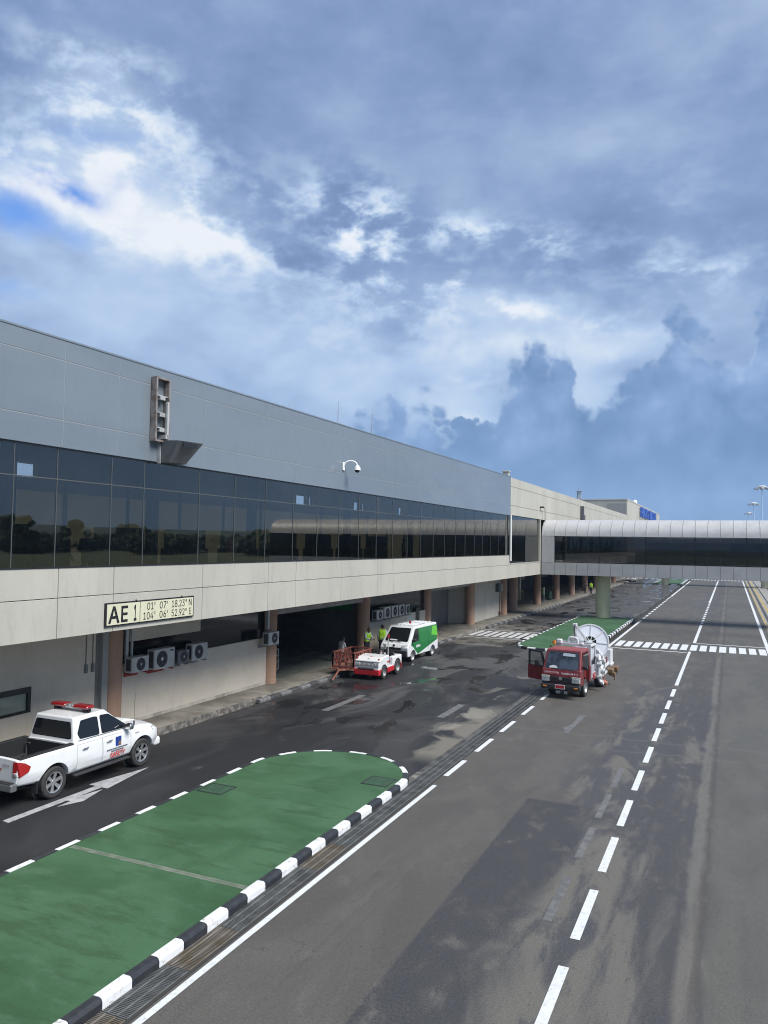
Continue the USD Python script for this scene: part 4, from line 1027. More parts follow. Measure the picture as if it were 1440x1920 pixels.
def aircon(y0, y1, z0, z1, label, body=None, fan=0.5, depth=0.34, stand=0.10, bracket=None, group=None, hub=None):
    body = body or AC_WHITE
    t = thing('air_conditioner', label, 'air conditioner', (XW + stand, (y0 + y1) / 2, z0), group=group)
    w, h = y1 - y0, z1 - z0
    fy, fz, r = (fan - 0.5) * w, h * 0.5, h * 0.40
    shell = rb(0, depth, -w / 2, w / 2, 0, h, 0.02) - cyl((depth - 0.05, fy, fz), (depth + 0.1, fy, fz), r, 40)
    shell = shell - bm(0.05, depth - 0.06, -w / 2 - 0.01, -w / 2 + 0.03, 0.06, h - 0.06)
    put(t, 'casing', shell, body, smooth=30)
    put(t, 'fan_well', MB().tube((depth - 0.049, fy, fz), (depth - 0.045, fy, fz), r, n=32), AC_DARK)
    gr = MB()
    for q in (0.25, 0.42, 0.58, 0.74, 0.9, 1.0):
        pts = [(depth + 0.002, fy + r * q * math.cos(a), fz + r * q * math.sin(a)) for a in np.linspace(0, 2 * PI, 25)]
        gr.path(pts, 0.006, 4)
    for a in np.linspace(0, PI, 9)[:-1]:
        gr.tube((depth + 0.002, fy - r * math.cos(a), fz - r * math.sin(a)), (depth + 0.002, fy + r * math.cos(a), fz + r * math.sin(a)), 0.006, n=4)
    put(t, 'fan_grille', gr, mat('grille_grey', (0.11, 0.11, 0.11), 0.5))
    put(t, 'fan_hub', MB().tube((depth - 0.01, fy, fz), (depth + 0.014, fy, fz), r * 0.2, n=16), hub or PALE_METAL)
    bl = MB()
    for k in range(5):
        a = k * 2 * PI / 5
        d, e = np.array([0, math.cos(a), math.sin(a)]), np.array([0, -math.sin(a), math.cos(a)])
        c = np.array([depth - 0.03, fy, fz])
        bl.add([c + d * r * .15 - e * .03, c + d * r * .9 - e * r * .05 + (0.012, 0, 0), c + d * r * .85 + e * r * .4, c + d * r * .2 + e * r * .15], [(0, 1, 2, 3), (3, 2, 1, 0)])
    put(t, 'fan_blades', bl, FIN)
    fin = MB()
    n = 9
    for k in range(n):
        z = 0.07 + (h - 0.16) * k / (n - 1)
        fin.box(0.05, depth - 0.06, -w / 2 + 0.012, -w / 2 + 0.028, z, z + 0.016)
    fin.box(0.05, depth - 0.06, -w / 2 + 0.028, -w / 2 + 0.032, 0.06, h - 0.06)
    put(t, 'side_fins', fin, FIN)
    put(t, 'bracket', MB().box(-stand, depth + 0.03, -w * .4, -w * .4 + 0.04, -0.06, -0.004).box(-stand, depth + 0.03, w * .4 - 0.04, w * .4, -0.06, -0.004).box(-stand, -stand + 0.04, -w * .4, w * .4, -0.16, -0.06), bracket or BRK)
    put(t, 'name_plate', MB().box(depth, depth + 0.004, w * .27, w * .42, h * .82, h * .9), AC_DARK if hub else PALE_METAL)


aircon(20.05, 20.86, 1.93, 2.45, 'cream condenser leftmost of the four beside the terracotta column behind the pickup', fan=0.52, bracket=REDB)
aircon(21.15, 22.2, 1.88, 2.58, 'tall white condenser with bright fan hub, second in the wall row', fan=0.36, bracket=REDB, hub=WHITE_PL)
aircon(22.4, 23.02, 1.92, 2.40, 'small dark grey condenser squeezed between two white ones', AC_GREY)
aircon(23.2, 24.1, 1.92, 2.54, 'white condenser at the right end of the group of four', fan=0.42)
aircon(28.1, 28.9, 1.95, 2.5, 'lone cream condenser fixed against the second terracotta column', fan=0.55, stand=0.28)
for k, (a, b) in enumerate(((39.5, 40.35), (40.5, 41.4), (41.6, 42.5), (42.7, 43.5), (43.75, 44.35))):
    aircon(a, b, 2.05, 2.05 + (0.55, 0.66, 0.66, 0.66, 0.6)[k], ('leftmost condenser of five in the row above the white van, low and shaded', 'second condenser from the left in the row of five above the van', 'middle condenser in the row of five above the van', 'fourth condenser from the left in the row of five above the van', 'small rightmost condenser in the row of five above the van')[k], fan=0.5)


# ---------------------------------------------------------------- vehicles: helpers
def plate(poly, fn, nrm, off=0.004, thick=0.012):
    """A thin plate with outline poly (a, b), laid out by fn(a, b) -> point, standing off along nrm."""
    v, f = trimesh.creation.triangulate_polygon(Polygon(poly), engine='earcut')
    v, f = np.asarray(v), np.asarray(f)
    n = np.asarray(nrm, float); n = n / np.linalg.norm(n)
    p = np.array([fn(a, b) for a, b in v], float)
    fn_ = np.cross(p[f[:, 1]] - p[f[:, 0]], p[f[:, 2]] - p[f[:, 0]]) @ n
    f[fn_ < 0] = f[fn_ < 0][:, ::-1]
    k = len(v)
    raw = np.vstack([f[:, [0, 1]], f[:, [1, 2]], f[:, [2, 0]]])
    _, inv, cnt = np.unique(np.sort(raw, 1), axis=0, return_inverse=True, return_counts=True)
    faces = [f, f[:, ::-1] + k] + [np.array([[j, i, i + k], [j, i + k, j + k]]) for i, j in raw[cnt[inv.ravel()] == 1]]
    return np.vstack([p + n * off, p + n * (off - thick)]), np.vstack(faces)


def loft(stations):
    """Stations (y, [(x, z), ...] bottom centre to top centre) mirrored in x and joined into a closed solid."""
    rings = []
    for y, half in stations:
        ring = [(x, y, z) for x, z in half] + [(-x, y, z) for x, z in reversed(half[1:-1])]
        rings.append(ring)
    n = len(rings[0])
    v = np.array([p for r in rings for p in r])
    f = []
    for i in range(len(rings) - 1):
        for c in range(n):
            d = (c + 1) % n
            f += [(i * n + c, (i + 1) * n + c, (i + 1) * n + d), (i * n + c, (i + 1) * n + d, i * n + d)]
    for c in range(1, n - 1):
        f.append((0, c, c + 1))
        e = (len(rings) - 1) * n
        f.append((e, e + c + 1, e + c))
    return man(trimesh.Trimesh(v, f, process=False))


TYRE = mat('tyre_rubber', (0.018, 0.018, 0.018), 0.75, color2=(0.03, 0.029, 0.027), scale=8, world_space=False)
ALLOY = mat('alloy_silver', (0.55, 0.56, 0.57), 0.28, metal=0.8, world_space=False)
RIM_GREY = mat('rim_grey', (0.35, 0.355, 0.36), 0.45, metal=0.5, world_space=False)
RIM_DARK = mat('rim_dark', (0.02, 0.02, 0.02), 0.6)
CAR_WHITE = mat('car_white', (0.66, 0.67, 0.68), 0.25, coat=0.6, color2=(0.62, 0.63, 0.635), scale=1.5, world_space=False, dirt=0.05)
BLACK_PL = mat('black_plastic', (0.018, 0.018, 0.019), 0.55)
CAR_GLASS = mat('car_dark_glass', (0.008, 0.009, 0.010), 0.04, spec=0.6)
CHROME = mat('chrome', (0.62, 0.62, 0.63), 0.15, metal=1.0)
RED_LENS = mat('red_lens', (0.28, 0.008, 0.010), 0.15, coat=0.5)
CLEAR_LENS = mat('clear_lens', (0.50, 0.51, 0.50), 0.10, coat=0.8, color2=(0.25, 0.26, 0.26), scale=14, world_space=False)
AMBER = mat('amber_lens', (0.55, 0.17, 0.01), 0.2, coat=0.5)
RED_TEXT = mat('red_letter', (0.45, 0.02, 0.02), 0.5)
DARK_TEXT = mat('dark_letter', (0.03, 0.035, 0.06), 0.5)
WHITE_TEXT = mat('white_letter', (0.75, 0.76, 0.76), 0.5)
PLATE_RED = mat('plate_red', (0.40, 0.02, 0.03), 0.45)
STEEL_DK = mat('steel_dark', (0.05, 0.05, 0.052), 0.55)


def wheel(parent, x, y, r, w, side, rim_r=None, spokes=6, rim_m=None, steel=False):
    """side = +1 when the outer face looks along +x."""
    p = thing('wheel', parent=parent, loc=(x, y, r))
    rr = rim_r or r * 0.66
    prof = [(rr, -w / 2 + 0.01), (r * 0.9, -w / 2), (r * 0.985, -w / 2 + 0.025), (r, -w / 2 + 0.05), (r, w / 2 - 0.05), (r * 0.985, w / 2 - 0.025), (r * 0.9, w / 2), (rr * 1.02, w / 2 - 0.006), (rr, w / 2 - 0.02)]
    tread = MB().tm(trimesh.Trimesh(*lathe(prof, 40), process=False))
    put(p, 'tyre', tread, TYRE, smooth=35)
    rm = MB()
    s = side
    if steel:
        prof = [(0.0, s * w * .12), (rr * .3, s * w * .14), (rr * .36, s * w * .02), (rr * .6, s * w * -.02), (rr * .78, s * w * .08), (rr * .86, s * w * .30), (rr * .97, s * w * .47), (rr * 1.0, s * w * .40)]
        v, f = lathe(prof, 32)
        rm.add(v, f if s > 0 else f[:, ::-1])
        for k in range(spokes):
            a = k * 2 * PI / spokes
            rm.tube((s * w * .1, rr * .45 * math.cos(a), rr * .45 * math.sin(a)), (s * w * .16, rr * .45 * math.cos(a), rr * .45 * math.sin(a)), rr * .06, n=6)
        put(p, 'rim', rm, rim_m or RIM_GREY, smooth=35)
    else:
        put(p, 'hub_well', MB().tube((s * w * .02, 0, 0), (s * w * .06, 0, 0), rr * 0.97, n=28), RIM_DARK)
        v, f = lathe([(rr * .90, s * w * .30), (rr * .93, s * w * .44), (rr * 1.0, s * w * .46), (rr * 1.0, s * w * .2)], 36)
        rm.add(v, f if s > 0 else f[:, ::-1])
        v, f = lathe([(0, s * w * .36), (rr * .2, s * w * .36), (rr * .26, s * w * .28), (rr * .26, s * w * .05)], 20)
        rm.add(v, f if s > 0 else f[:, ::-1])
        for k in range(spokes):
            a = k * 2 * PI / spokes + 0.3
            d, e = np.array([0, math.cos(a), math.sin(a)]), np.array([0, -math.sin(a), math.cos(a)])
            X = np.array([s, 0, 0])
            pts = []
            for q, hw, o in ((rr * .2, rr * .13, w * .33), (rr * .93, rr * .19, w * .40)):
                for b in (-1, 1):
                    pts += [d * q + e * b * hw + X * o, d * q + e * b * hw * .8 + X * (o - w * .14)]
            rm.tm(m3.Manifold.hull_points([tuple(map(float, t)) for t in pts]))
        put(p, 'rim', rm, rim_m or ALLOY, smooth=30)
    return p


def mirror(parent, x, y, z, side, m):
    put(parent, 'wing_mirror', MB().tm(rb(min(x, x + side * .22), max(x, x + side * .22), y - .09, y + .07, z - .08, z + .08, .04)).tm(rb(min(x - side * .1, x + side * .05), max(x - side * .1, x + side * .05), y - .05, y + .05, z - .07, z - .02, .02)), m, smooth=40)


def man_part(cuts, body, prism, gap=0.007):
    """Takes the piece of body inside prism out of it; returns (rest, piece)."""
    return body - prism, body ^ cuts


# ---------------------------------------------------------------- pickup truck
def make_pickup():
    t = thing('pickup_truck', 'white double cab pickup lettered SAFETY with a red light bar, parked at the pavement', 'pickup truck', (-16.09, 15.72, 0.0), 0.0)
    def sec(zb, ws, wm, wt, zt, crown=0.02, zm=0.80):
        return [(0, zb), (ws, zb), (ws + 0.05, zb + 0.05), (wm, zb + 0.22), (wm + 0.005, zm), (wm - 0.015, zt - 0.10), (wt, zt - 0.02), (wt - 0.05, zt), (wt * .5, zt + crown * .8), (0, zt + crown)]
    body = loft([(-2.62, sec(.60, .78, .86, .845, 1.15)), (-2.56, sec(.56, .82, .905, .885, 1.17)), (-1.9, sec(.48, .82, .92, .895, 1.175)), (-0.85, sec(.44, .82, .915, .885, 1.16)), (0.2, sec(.44, .82, .91, .88, 1.14)), (0.95, sec(.44, .82, .915, .875, 1.16, .03)), (1.5, sec(.46, .82, .925, .86, 1.175, .05)), (1.95, sec(.46, .80, .91, .80, 1.11, .05, .80)), (2.2, sec(.46, .74, .86, .70, 1.03, .05, .76)), (2.34, sec(.48, .62, .72, .58, .93, .03, .70)), (2.40, sec(.52, .46, .54, .42, .80, .02, .66))])
    cab = hull([(s * .79, -.84, 1.0) for s in (-1, 1)] + [(s * .79, 1.20, 1.03) for s in (-1, 1)] + [(s * .61, -.74, 1.725) for s in (-1, 1)] + [(s * .61, .30, 1.735) for s in (-1, 1)] + [(s * .45, -.2, 1.76) for s in (-1, 1)], 0.055, 16)
    shell = body + cab
    shell -= bm(-.74, .74, -2.55, -.96, .58, 2.0)                       # load bed
    arch = m3.Manifold()
    for y in (-1.54, 1.54):
        for s in (-1, 1):
            shell -= cyl((s * .58, y, .385), (s * 1.2, y, .385), .475, 48)
    # doors, bonnet and tailgate as pieces of their own
    gap, doors = 0.008, []
    fr_out = [(.04, .50), (1.02, .50), (1.06, .75), (1.08, 1.12), (.04, 1.12)]
    rr_out = [(-.78, 1.02), (-.78, .88), (-.74, .78), (-.99 + .10, .70), (-.995 + .10, .60), (-.98 + .12, .50), (.02, .50), (.02, 1.02)]
    rr_out = [(-.84, 1.12), (-.84, .50), (.02, .50), (.02, 1.12)]
    for s in (-1, 1):
        x0, x1 = (.80, 1.2) if s > 0 else (-1.2, -.80)
        for nm, out in (('front_door', fr_out), ('rear_door', rr_out)):
            pz = prism_yz(list(Polygon(out).buffer(-0.002).exterior.coords)[:-1], x0, x1)
            pg = prism_yz(list(Polygon(out).buffer(gap).exterior.coords)[:-1], x0, x1)
            pg_edge = pg - prism_yz(list(Polygon(out).buffer(-0.001).exterior.coords)[:-1], x0 - .1, x1 + .1)
            d = shell ^ pz
            shell = shell - pg
            doors.append((s, nm, d))
    gate = shell ^ bm(-.735, .735, -3, -2.555, .66, 1.3)
    shell = shell - bm(-.742, .742, -3, -2.553, .652, 1.3)
    put(t, 'body', shell, CAR_WHITE, smooth=32)
    for s, nm, d in doors:
        p = put(t, nm, d, CAR_WHITE, smooth=32)
        yh = .16 if nm == 'front_door' else -.68
        xs = .918
        put(p, 'handle', MB().tm(rb(min(s * xs, s * (xs + .035)), max(s * xs, s * (xs + .035)), yh, yh + .19, .98, 1.015, .014)), CHROME, smooth=40)
    tg = put(t, 'tailgate', gate, CAR_WHITE, smooth=32)
    put(tg, 'handle', MB().rbox(-.16, .16, -2.645, -2.60, 1.0, 1.08, .02), BLACK_PL)
    # windows
    side = lambda s: (lambda y, z: (s * (.79 - (z - 1.0) * .18 / .73), y, z))
    for s in (-1, 1):
        n = (s * .971, 0, .239)
        o = .068
        put(t, 'rear_side_window', plate(round_poly([(-.66, 1.22), (.01, 1.20), (.01, 1.655), (-.14, 1.675), (-.56, 1.66), (-.72, 1.36)], .05), side(s), n, o), CAR_GLASS)
        put(t, 'front_side_window', plate(round_poly([(.09, 1.20), (1.02, 1.19), (1.02, 1.24), (.40, 1.655), (.09, 1.675)], .05), side(s), n, o), CAR_GLASS)
        put(t, 'window_trim', plate([(-.72, 1.175), (1.04, 1.165), (1.04, 1.18), (-.72, 1.19)], side(s), n, o), BLACK_PL)
        mirror(t, s * .88, .92, 1.25, s, CHROME)
    put(t, 'windscreen', plate(round_poly([(-.72, 1.20), (.72, 1.20), (.58, 1.68), (-.58, 1.68)], .06), lambda x, z: (x, 1.20 - (z - 1.03) * .90 / .705, z), (0, .617, .787), .057), CAR_GLASS)
    put(t, 'rear_window', plate(round_poly([(-.71, 1.24), (.71, 1.24), (.60, 1.665), (-.60, 1.665)], .06), lambda x, z: (x, -.84 + (z - 1.0) * .10 / .725, z), (0, -.99, .137), .057), CAR_GLASS)
    bed = MB()
    bed.box(-.735, .735, -2.545, -.965, .575, .60)
    for k in range(11):
        x = -.66 + .132 * k
        bed.box(x - .03, x + .03, -2.54, -.91, .60, .612)
    bed.box(-.74, -.715, -2.545, -.965, .60, 1.16).box(.715, .74, -2.545, -.965, .60, 1.16).box(-.715, .715, -.99, -.965, .60, 1.15).box(-.715, .715, -2.545, -2.53, .60, 1.13)
    for s in (-1, 1):
        bed.tm(rb(min(s * .52, s * .715), max(s * .52, s * .715), -2.0, -1.1, .60, .82, .06))
    put(t, 'bed_liner', bed, BLACK_PL)
    put(t, 'bed_rail', MB().rbox(.72, .885, -2.56, -.92, 1.165, 1.195, .012), BLACK_PL)
    put(t, 'bed_rail', MB().rbox(-.885, -.72, -2.56, -.92, 1.165, 1.195, .012), BLACK_PL)
    put(t, 'bed_bar', MB().path([(-.64, -1.06, .62), (-.64, -1.08, 1.06), (-.5, -1.08, 1.08)], .022), STEEL_DK)
    for s in (-1, 1):
        put(t, 'tail_lamp', MB().tm(m3.Manifold.hull_points([(s * .75, -2.645, .78), (s * .75, -2.645, 1.13), (s * .87, -2.63, 1.135), (s * .92, -2.45, 1.08), (s * .945, -2.30, .97), (s * .947, -2.36, .86), (s * .925, -2.58, .78), (s * .75, -2.5, .8)])), RED_LENS, smooth=30)
        put(t, 'reversing_lamp', MB().tm(rb(min(s * .77, s * .87), max(s * .77, s * .87), -2.656, -2.60, .80, .88, .015)), CLEAR_LENS)
        put(t, 'headlamp', MB().tm(m3.Manifold.hull_points([(s * .60, 2.33, .92), (s * .64, 2.30, .82), (s * .82, 2.23, .84), (s * .91, 1.95, .94), (s * .895, 1.90, 1.05), (s * .72, 2.20, 1.02)])), CLEAR_LENS, smooth=30)
        wheel(t, s * .775, 1.54, .385, .26, s)
        wheel(t, s * .775, -1.54, .385, .26, s)
        put(t, 'arch_liner', MB().tube((s * .575, 1.54, .385), (s * .60, 1.54, .385), .47, n=32).tube((s * .575, -1.54, .385), (s * .60, -1.54, .385), .47, n=32), RIM_DARK)
        put(t, 'side_step', MB().tm(rb(min(s * .84, s * 1.0), max(s * .84, s * 1.0), -.98, 1.0, .37, .43, .025)), BLACK_PL, smooth=40)
        put(t, 'mud_flap', MB().box(min(s * .68, s * .88), max(s * .68, s * .88), -2.06, -2.03, .25, .55), BLACK_PL)
    put(t, 'rear_bumper', MB().rbox(-.86, .86, -2.78, -2.60, .46, .64, .03).rbox(-.42, .42, -2.80, -2.6, .44, .58, .02), mat('bumper_grey', (0.22, 0.225, 0.23), 0.3, metal=0.6))
    put(t, 'bumper_step', MB().box(-.80, .80, -2.77, -2.62, .635, .645), BLACK_PL)
    put(t, 'number_plate', MB().box(-.40, -.02, -2.815, -2.80, .56, .70), PLATE_RED)
    put(t, 'front_bumper', MB().rbox(-.80, .80, 2.15, 2.44, .40, .64, .06), CAR_WHITE, smooth=40)
    put(t, 'bonnet_scoop', MB().tm(m3.Manifold.hull_points([(-.3, 1.9, 1.17), (.3, 1.9, 1.17), (-.24, 1.5, 1.27), (.24, 1.5, 1.27), (-.3, 1.3, 1.2), (.3, 1.3, 1.2), (-.3, 1.5, 1.15), (.3, 1.5, 1.15)])), CAR_WHITE, smooth=30)
    put(t, 'chassis', MB().box(-.5, .5, -2.4, 2.2, .34, .52), RIM_DARK)
    # light bar
    lb = thing('light_bar', parent=t, loc=(0, -.18, 1.80))
    put(lb, 'red_lens', MB().rbox(-.66, -.13, -.15, .15, .085, .19, .05).rbox(.13, .66, -.15, .15, .085, .19, .05), mat('beacon_red', (0.22, 0.006, 0.010), 0.2, coat=0.6), smooth=40)
    put(lb, 'siren_grille', MB().rbox(-.15, .15, -.13, .13, .085, .175, .03).rbox(-.06, .06, -.152, -.10, .10, .18, .02), ALLOY)
    put(lb, 'foot', MB().box(-.56, -.46, -.10, .10, .0, .085).box(.46, .56, -.10, .10, .0, .085).box(-.60, -.44, -.04, .04, -.01, .03).box(.44, .60, -.04, .04, -.01, .03), BLACK_PL)
    put(t, 'aerial', MB().tube((.78, 1.32, 1.15), (.78, 1.32, 1.30), .022).tube((.78, 1.32, 1.28), (.76, 1.36, 2.05), .006, .004, 6), BLACK_PL)
    # lettering and emblem on the right hand doors
    xs = .9235
    put(t, 'emblem', plate([(.49, .80), (.69, .80), (.69, 1.045), (.49, 1.045)], lambda y, z: (xs, y, z), (1, 0, 0), .0, .006), mat('emblem_blue', (0.012, 0.04, 0.22), 0.4))
    put(t, 'emblem_gold', plate([(.585, .81), (.685, .81), (.685, .92), (.62, .93), (.585, .88)], lambda y, z: (xs, y, z), (1, 0, 0), .003, .004), mat('emblem_gold', (0.16, 0.11, 0.06), 0.5))
    for txt, h, y, z, wd, m_, bold in (('BANDAR UDARA INTERNATIONAL', .034, .17, .735, .76, DARK_TEXT, True), ('HANG NADIM BATAM', .034, .32, .68, .46, DARK_TEXT, True), ('SAFETY', .12, .30, .535, .54, RED_TEXT, True)):
        put(t, 'lettering', text_on(txt, h, (xs + .002, y, z), (0, 1, 0), (0, 0, 1), wd, bold), m_)
    put(t, 'lettering', text_on('SAFETY', .12, (-.36, -2.632, .82), (1, 0, 0), (0, 0, 1), .72, True), RED_TEXT)
    put(t, 'lettering', text_on('HILUX', .05, (.40, -2.632, 1.0), (1, 0, 0), (0, 0, 1), .22, True), CHROME)
    put(t, 'lettering', text_on('Hilux', .03, (.928, 1.22, .99), (0, 1, 0), (0, 0, 1), .16, True), CHROME)
    bag = thing('tool_bag', 'crumpled dark blue bag lying in the pickup bed', 'bag', (-16.17, 14.12, .612))
    b1 = trimesh.creation.icosphere(3, 1.0)
    v = b1.vertices * (.26, .20, .13)
    v *= (1 + .25 * (meshkit.fbm(b1.vertices * 2.5 + 7, 3) - .5))[:, None]
    v[:, 2] = np.maximum(v[:, 2] + .10, 0)
    put(bag, 'sack', (v, b1.faces), mat('bag_blue', (0.02, 0.04, 0.12), 0.7, color2=(0.03, 0.06, 0.17), scale=9), smooth=True)
    put(bag, 'strap', MB().path([(-.2, 0, .2), (-.08, .02, .30), (.08, 0, .30), (.2, 0, .2)], .014), BLACK_PL)


make_pickup()


# ---------------------------------------------------------------- delivery van
def make_van():
    t = thing('delivery_van', 'white and green panel van parked by the wall behind the tow tractor', 'van', (-16.48, 40.3, 0.0), 177.0)
    low = [(s * .785, y, z) for s in (-1, 1) for y, z in ((-2.0, .38), (1.92, .36), (-2.02, .95), (1.96, .78), (1.86, .93))]
    up = [(s * .785, y, z) for s in (-1, 1) for y, z in ((-2.02, .95), (1.78, .98))] + [(s * .70, y, z) for s in (-1, 1) for y, z in ((-1.94, 1.83), (1.0, 1.81))] + [(s * .66, -.6, 1.86) for s in (-1, 1)]
    body = hull(low, .05, 16) + hull(up, .05, 16)
    for y in (-1.32, 1.32):
        for s in (-1, 1):
            body -= cyl((s * .52, y, .29), (s * 1.1, y, .29), .355, 40)
    side = lambda s: (lambda y, z: (s * (.835 - max(0, z - .952) * .085 / .88), y, z))
    def sheet(nm, poly, s, off, m_):
        P, box_ = Polygon(poly), None
        out = MB()
        for z0, z1, n in ((0, .952, (s, 0, 0)), (.952, 3, (s, 0, .0966))):
            q = P.intersection(Polygon([(-3, z0), (3, z0), (3, z1), (-3, z1)]))
            for piece in getattr(q, 'geoms', [q]):
                if piece.area > 1e-5:
                    out.add(*plate(list(piece.exterior.coords)[:-1], side(s), n, off, .006))
        put(t, nm, out, m_)
    put(t, 'body', body, CAR_WHITE, smooth=30)
    GRN = mat('livery_green', (0.012, 0.150, 0.035), 0.3, coat=0.5)
    GRN2 = mat('livery_light_green', (0.10, 0.42, 0.03), 0.3, coat=0.5)
    for s in (-1, 1):
        n = (s, 0, .05)
        sheet('green_panel', [(1.62, .92), (1.30, .78), (1.12, .62), (.70, .36), (-1.98, .92), (-2.03, 1.62), (-1.9, 1.76), (.92, 1.74), (1.18, 1.46), (1.5, 1.10)], s, .002 + .002, GRN)
        sheet('light_green_panel', [(-1.15, 1.24), (-1.35, 1.70), (-1.92, 1.70), (-2.0, 1.55), (-2.0, 1.10)], s, .005 + .002, GRN2)
        put(t, 'front_door_window', plate(round_poly([(.62, 1.12), (1.38, 1.10), (.98, 1.62), (.62, 1.66)], .05), side(s), n, .009, .01), CAR_GLASS)
        sheet('window_surround', [(.56, 1.06), (1.52, 1.04), (1.0, 1.70), (.56, 1.72)], s, .0035 + .002, BLACK_PL)
        [sheet('panel_seam', [(y_, .45), (y_ + .012, .45), (y_ + .012, 1.70), (y_, 1.70)], s, .009, BLACK_PL) for y_ in (.50, -.70)]
        wheel(t, s * .72, 1.32, .29, .18, s, rim_r=.20, spokes=8, steel=True)
        wheel(t, s * .72, -1.32, .29, .18, s, rim_r=.20, spokes=8, steel=True)
        put(t, 'arch_liner', MB().tube((s * .515, 1.32, .29), (s * .53, 1.32, .29), .35, n=28).tube((s * .515, -1.32, .29), (s * .53, -1.32, .29), .35, n=28), RIM_DARK)
        put(t, 'headlamp', MB().tm(m3.Manifold.hull_points([(s * .46, 2.02, .80), (s * .46, 2.0, .92), (s * .80, 1.90, .94), (s * .84, 1.80, .90), (s * .82, 1.94, .76), (s * .55, 2.03, .77)])), CLEAR_LENS, smooth=30)
        mirror(t, s * .82, 1.42, 1.16, s, BLACK_PL)
        put(t, 'tail_lamp', MB().rbox(min(s * .70, s * .83), max(s * .70, s * .83), -2.085, -2.0, .75, 1.2, .02), RED_LENS)
    put(t, 'windscreen', plate(round_poly([(-.70, 1.06), (.70, 1.06), (.60, 1.74), (-.60, 1.74)], .07), lambda x, z: (x, 1.78 - (z - .98) * .78 / .83, z), (0, .729, .685), .053), CAR_GLASS)
    put(t, 'dash_paper', plate([(-.05, 1.10), (.42, 1.10), (.40, 1.16), (-.02, 1.16)], lambda x, z: (x, 1.78 - (z - .98) * .78 / .83, z), (0, .729, .685), .056), mat('paper_white', (0.45, 0.46, 0.46), 0.6))
    put(t, 'wiper', MB().path([(-.3, 1.80, 1.07), (.25, 1.765, 1.12)], .012).path([(.15, 1.80, 1.07), (.6, 1.765, 1.12)], .012), BLACK_PL)
    put(t, 'front_bumper', MB().rbox(-.80, .80, 1.78, 2.09, .28, .66, .06), BLACK_PL, smooth=40)
    put(t, 'grille', MB().rbox(-.42, .42, 1.95, 2.035, .68, .80, .02), BLACK_PL)
    put(t, 'badge', MB().tube((0, 2.0, .90), (0, 2.035, .90), .065, n=20), DARK_TEXT)
    put(t, 'number_plate', MB().box(-.22, .22, 2.085, 2.10, .40, .52), BLACK)
    rib = MB()
    for k in range(5):
        x = -.44 + .22 * k
        rib.tm(rb(x - .035, x + .035, -1.8, .7, 1.88, 1.922, .015))
    put(t, 'roof_rib', rib, CAR_WHITE, smooth=40)
    put(t, 'beacon', lathe([(0, 2.06), (.04, 2.05), (.06, 2.0), (.065, 1.90), (0, 1.90)], 16, 'z'), RED_LENS, smooth=40)
    for s in (1, -1):
        d = (0, -1, 0) if s < 0 else (0, 1, 0)
        y0 = 1.0 if s < 0 else .36
        put(t, 'lettering', text_on('citilink', .13, (s * .842, y0 if s < 0 else y0, .74), d, (0, 0, 1), .58, True), WHITE_TEXT)


make_van()


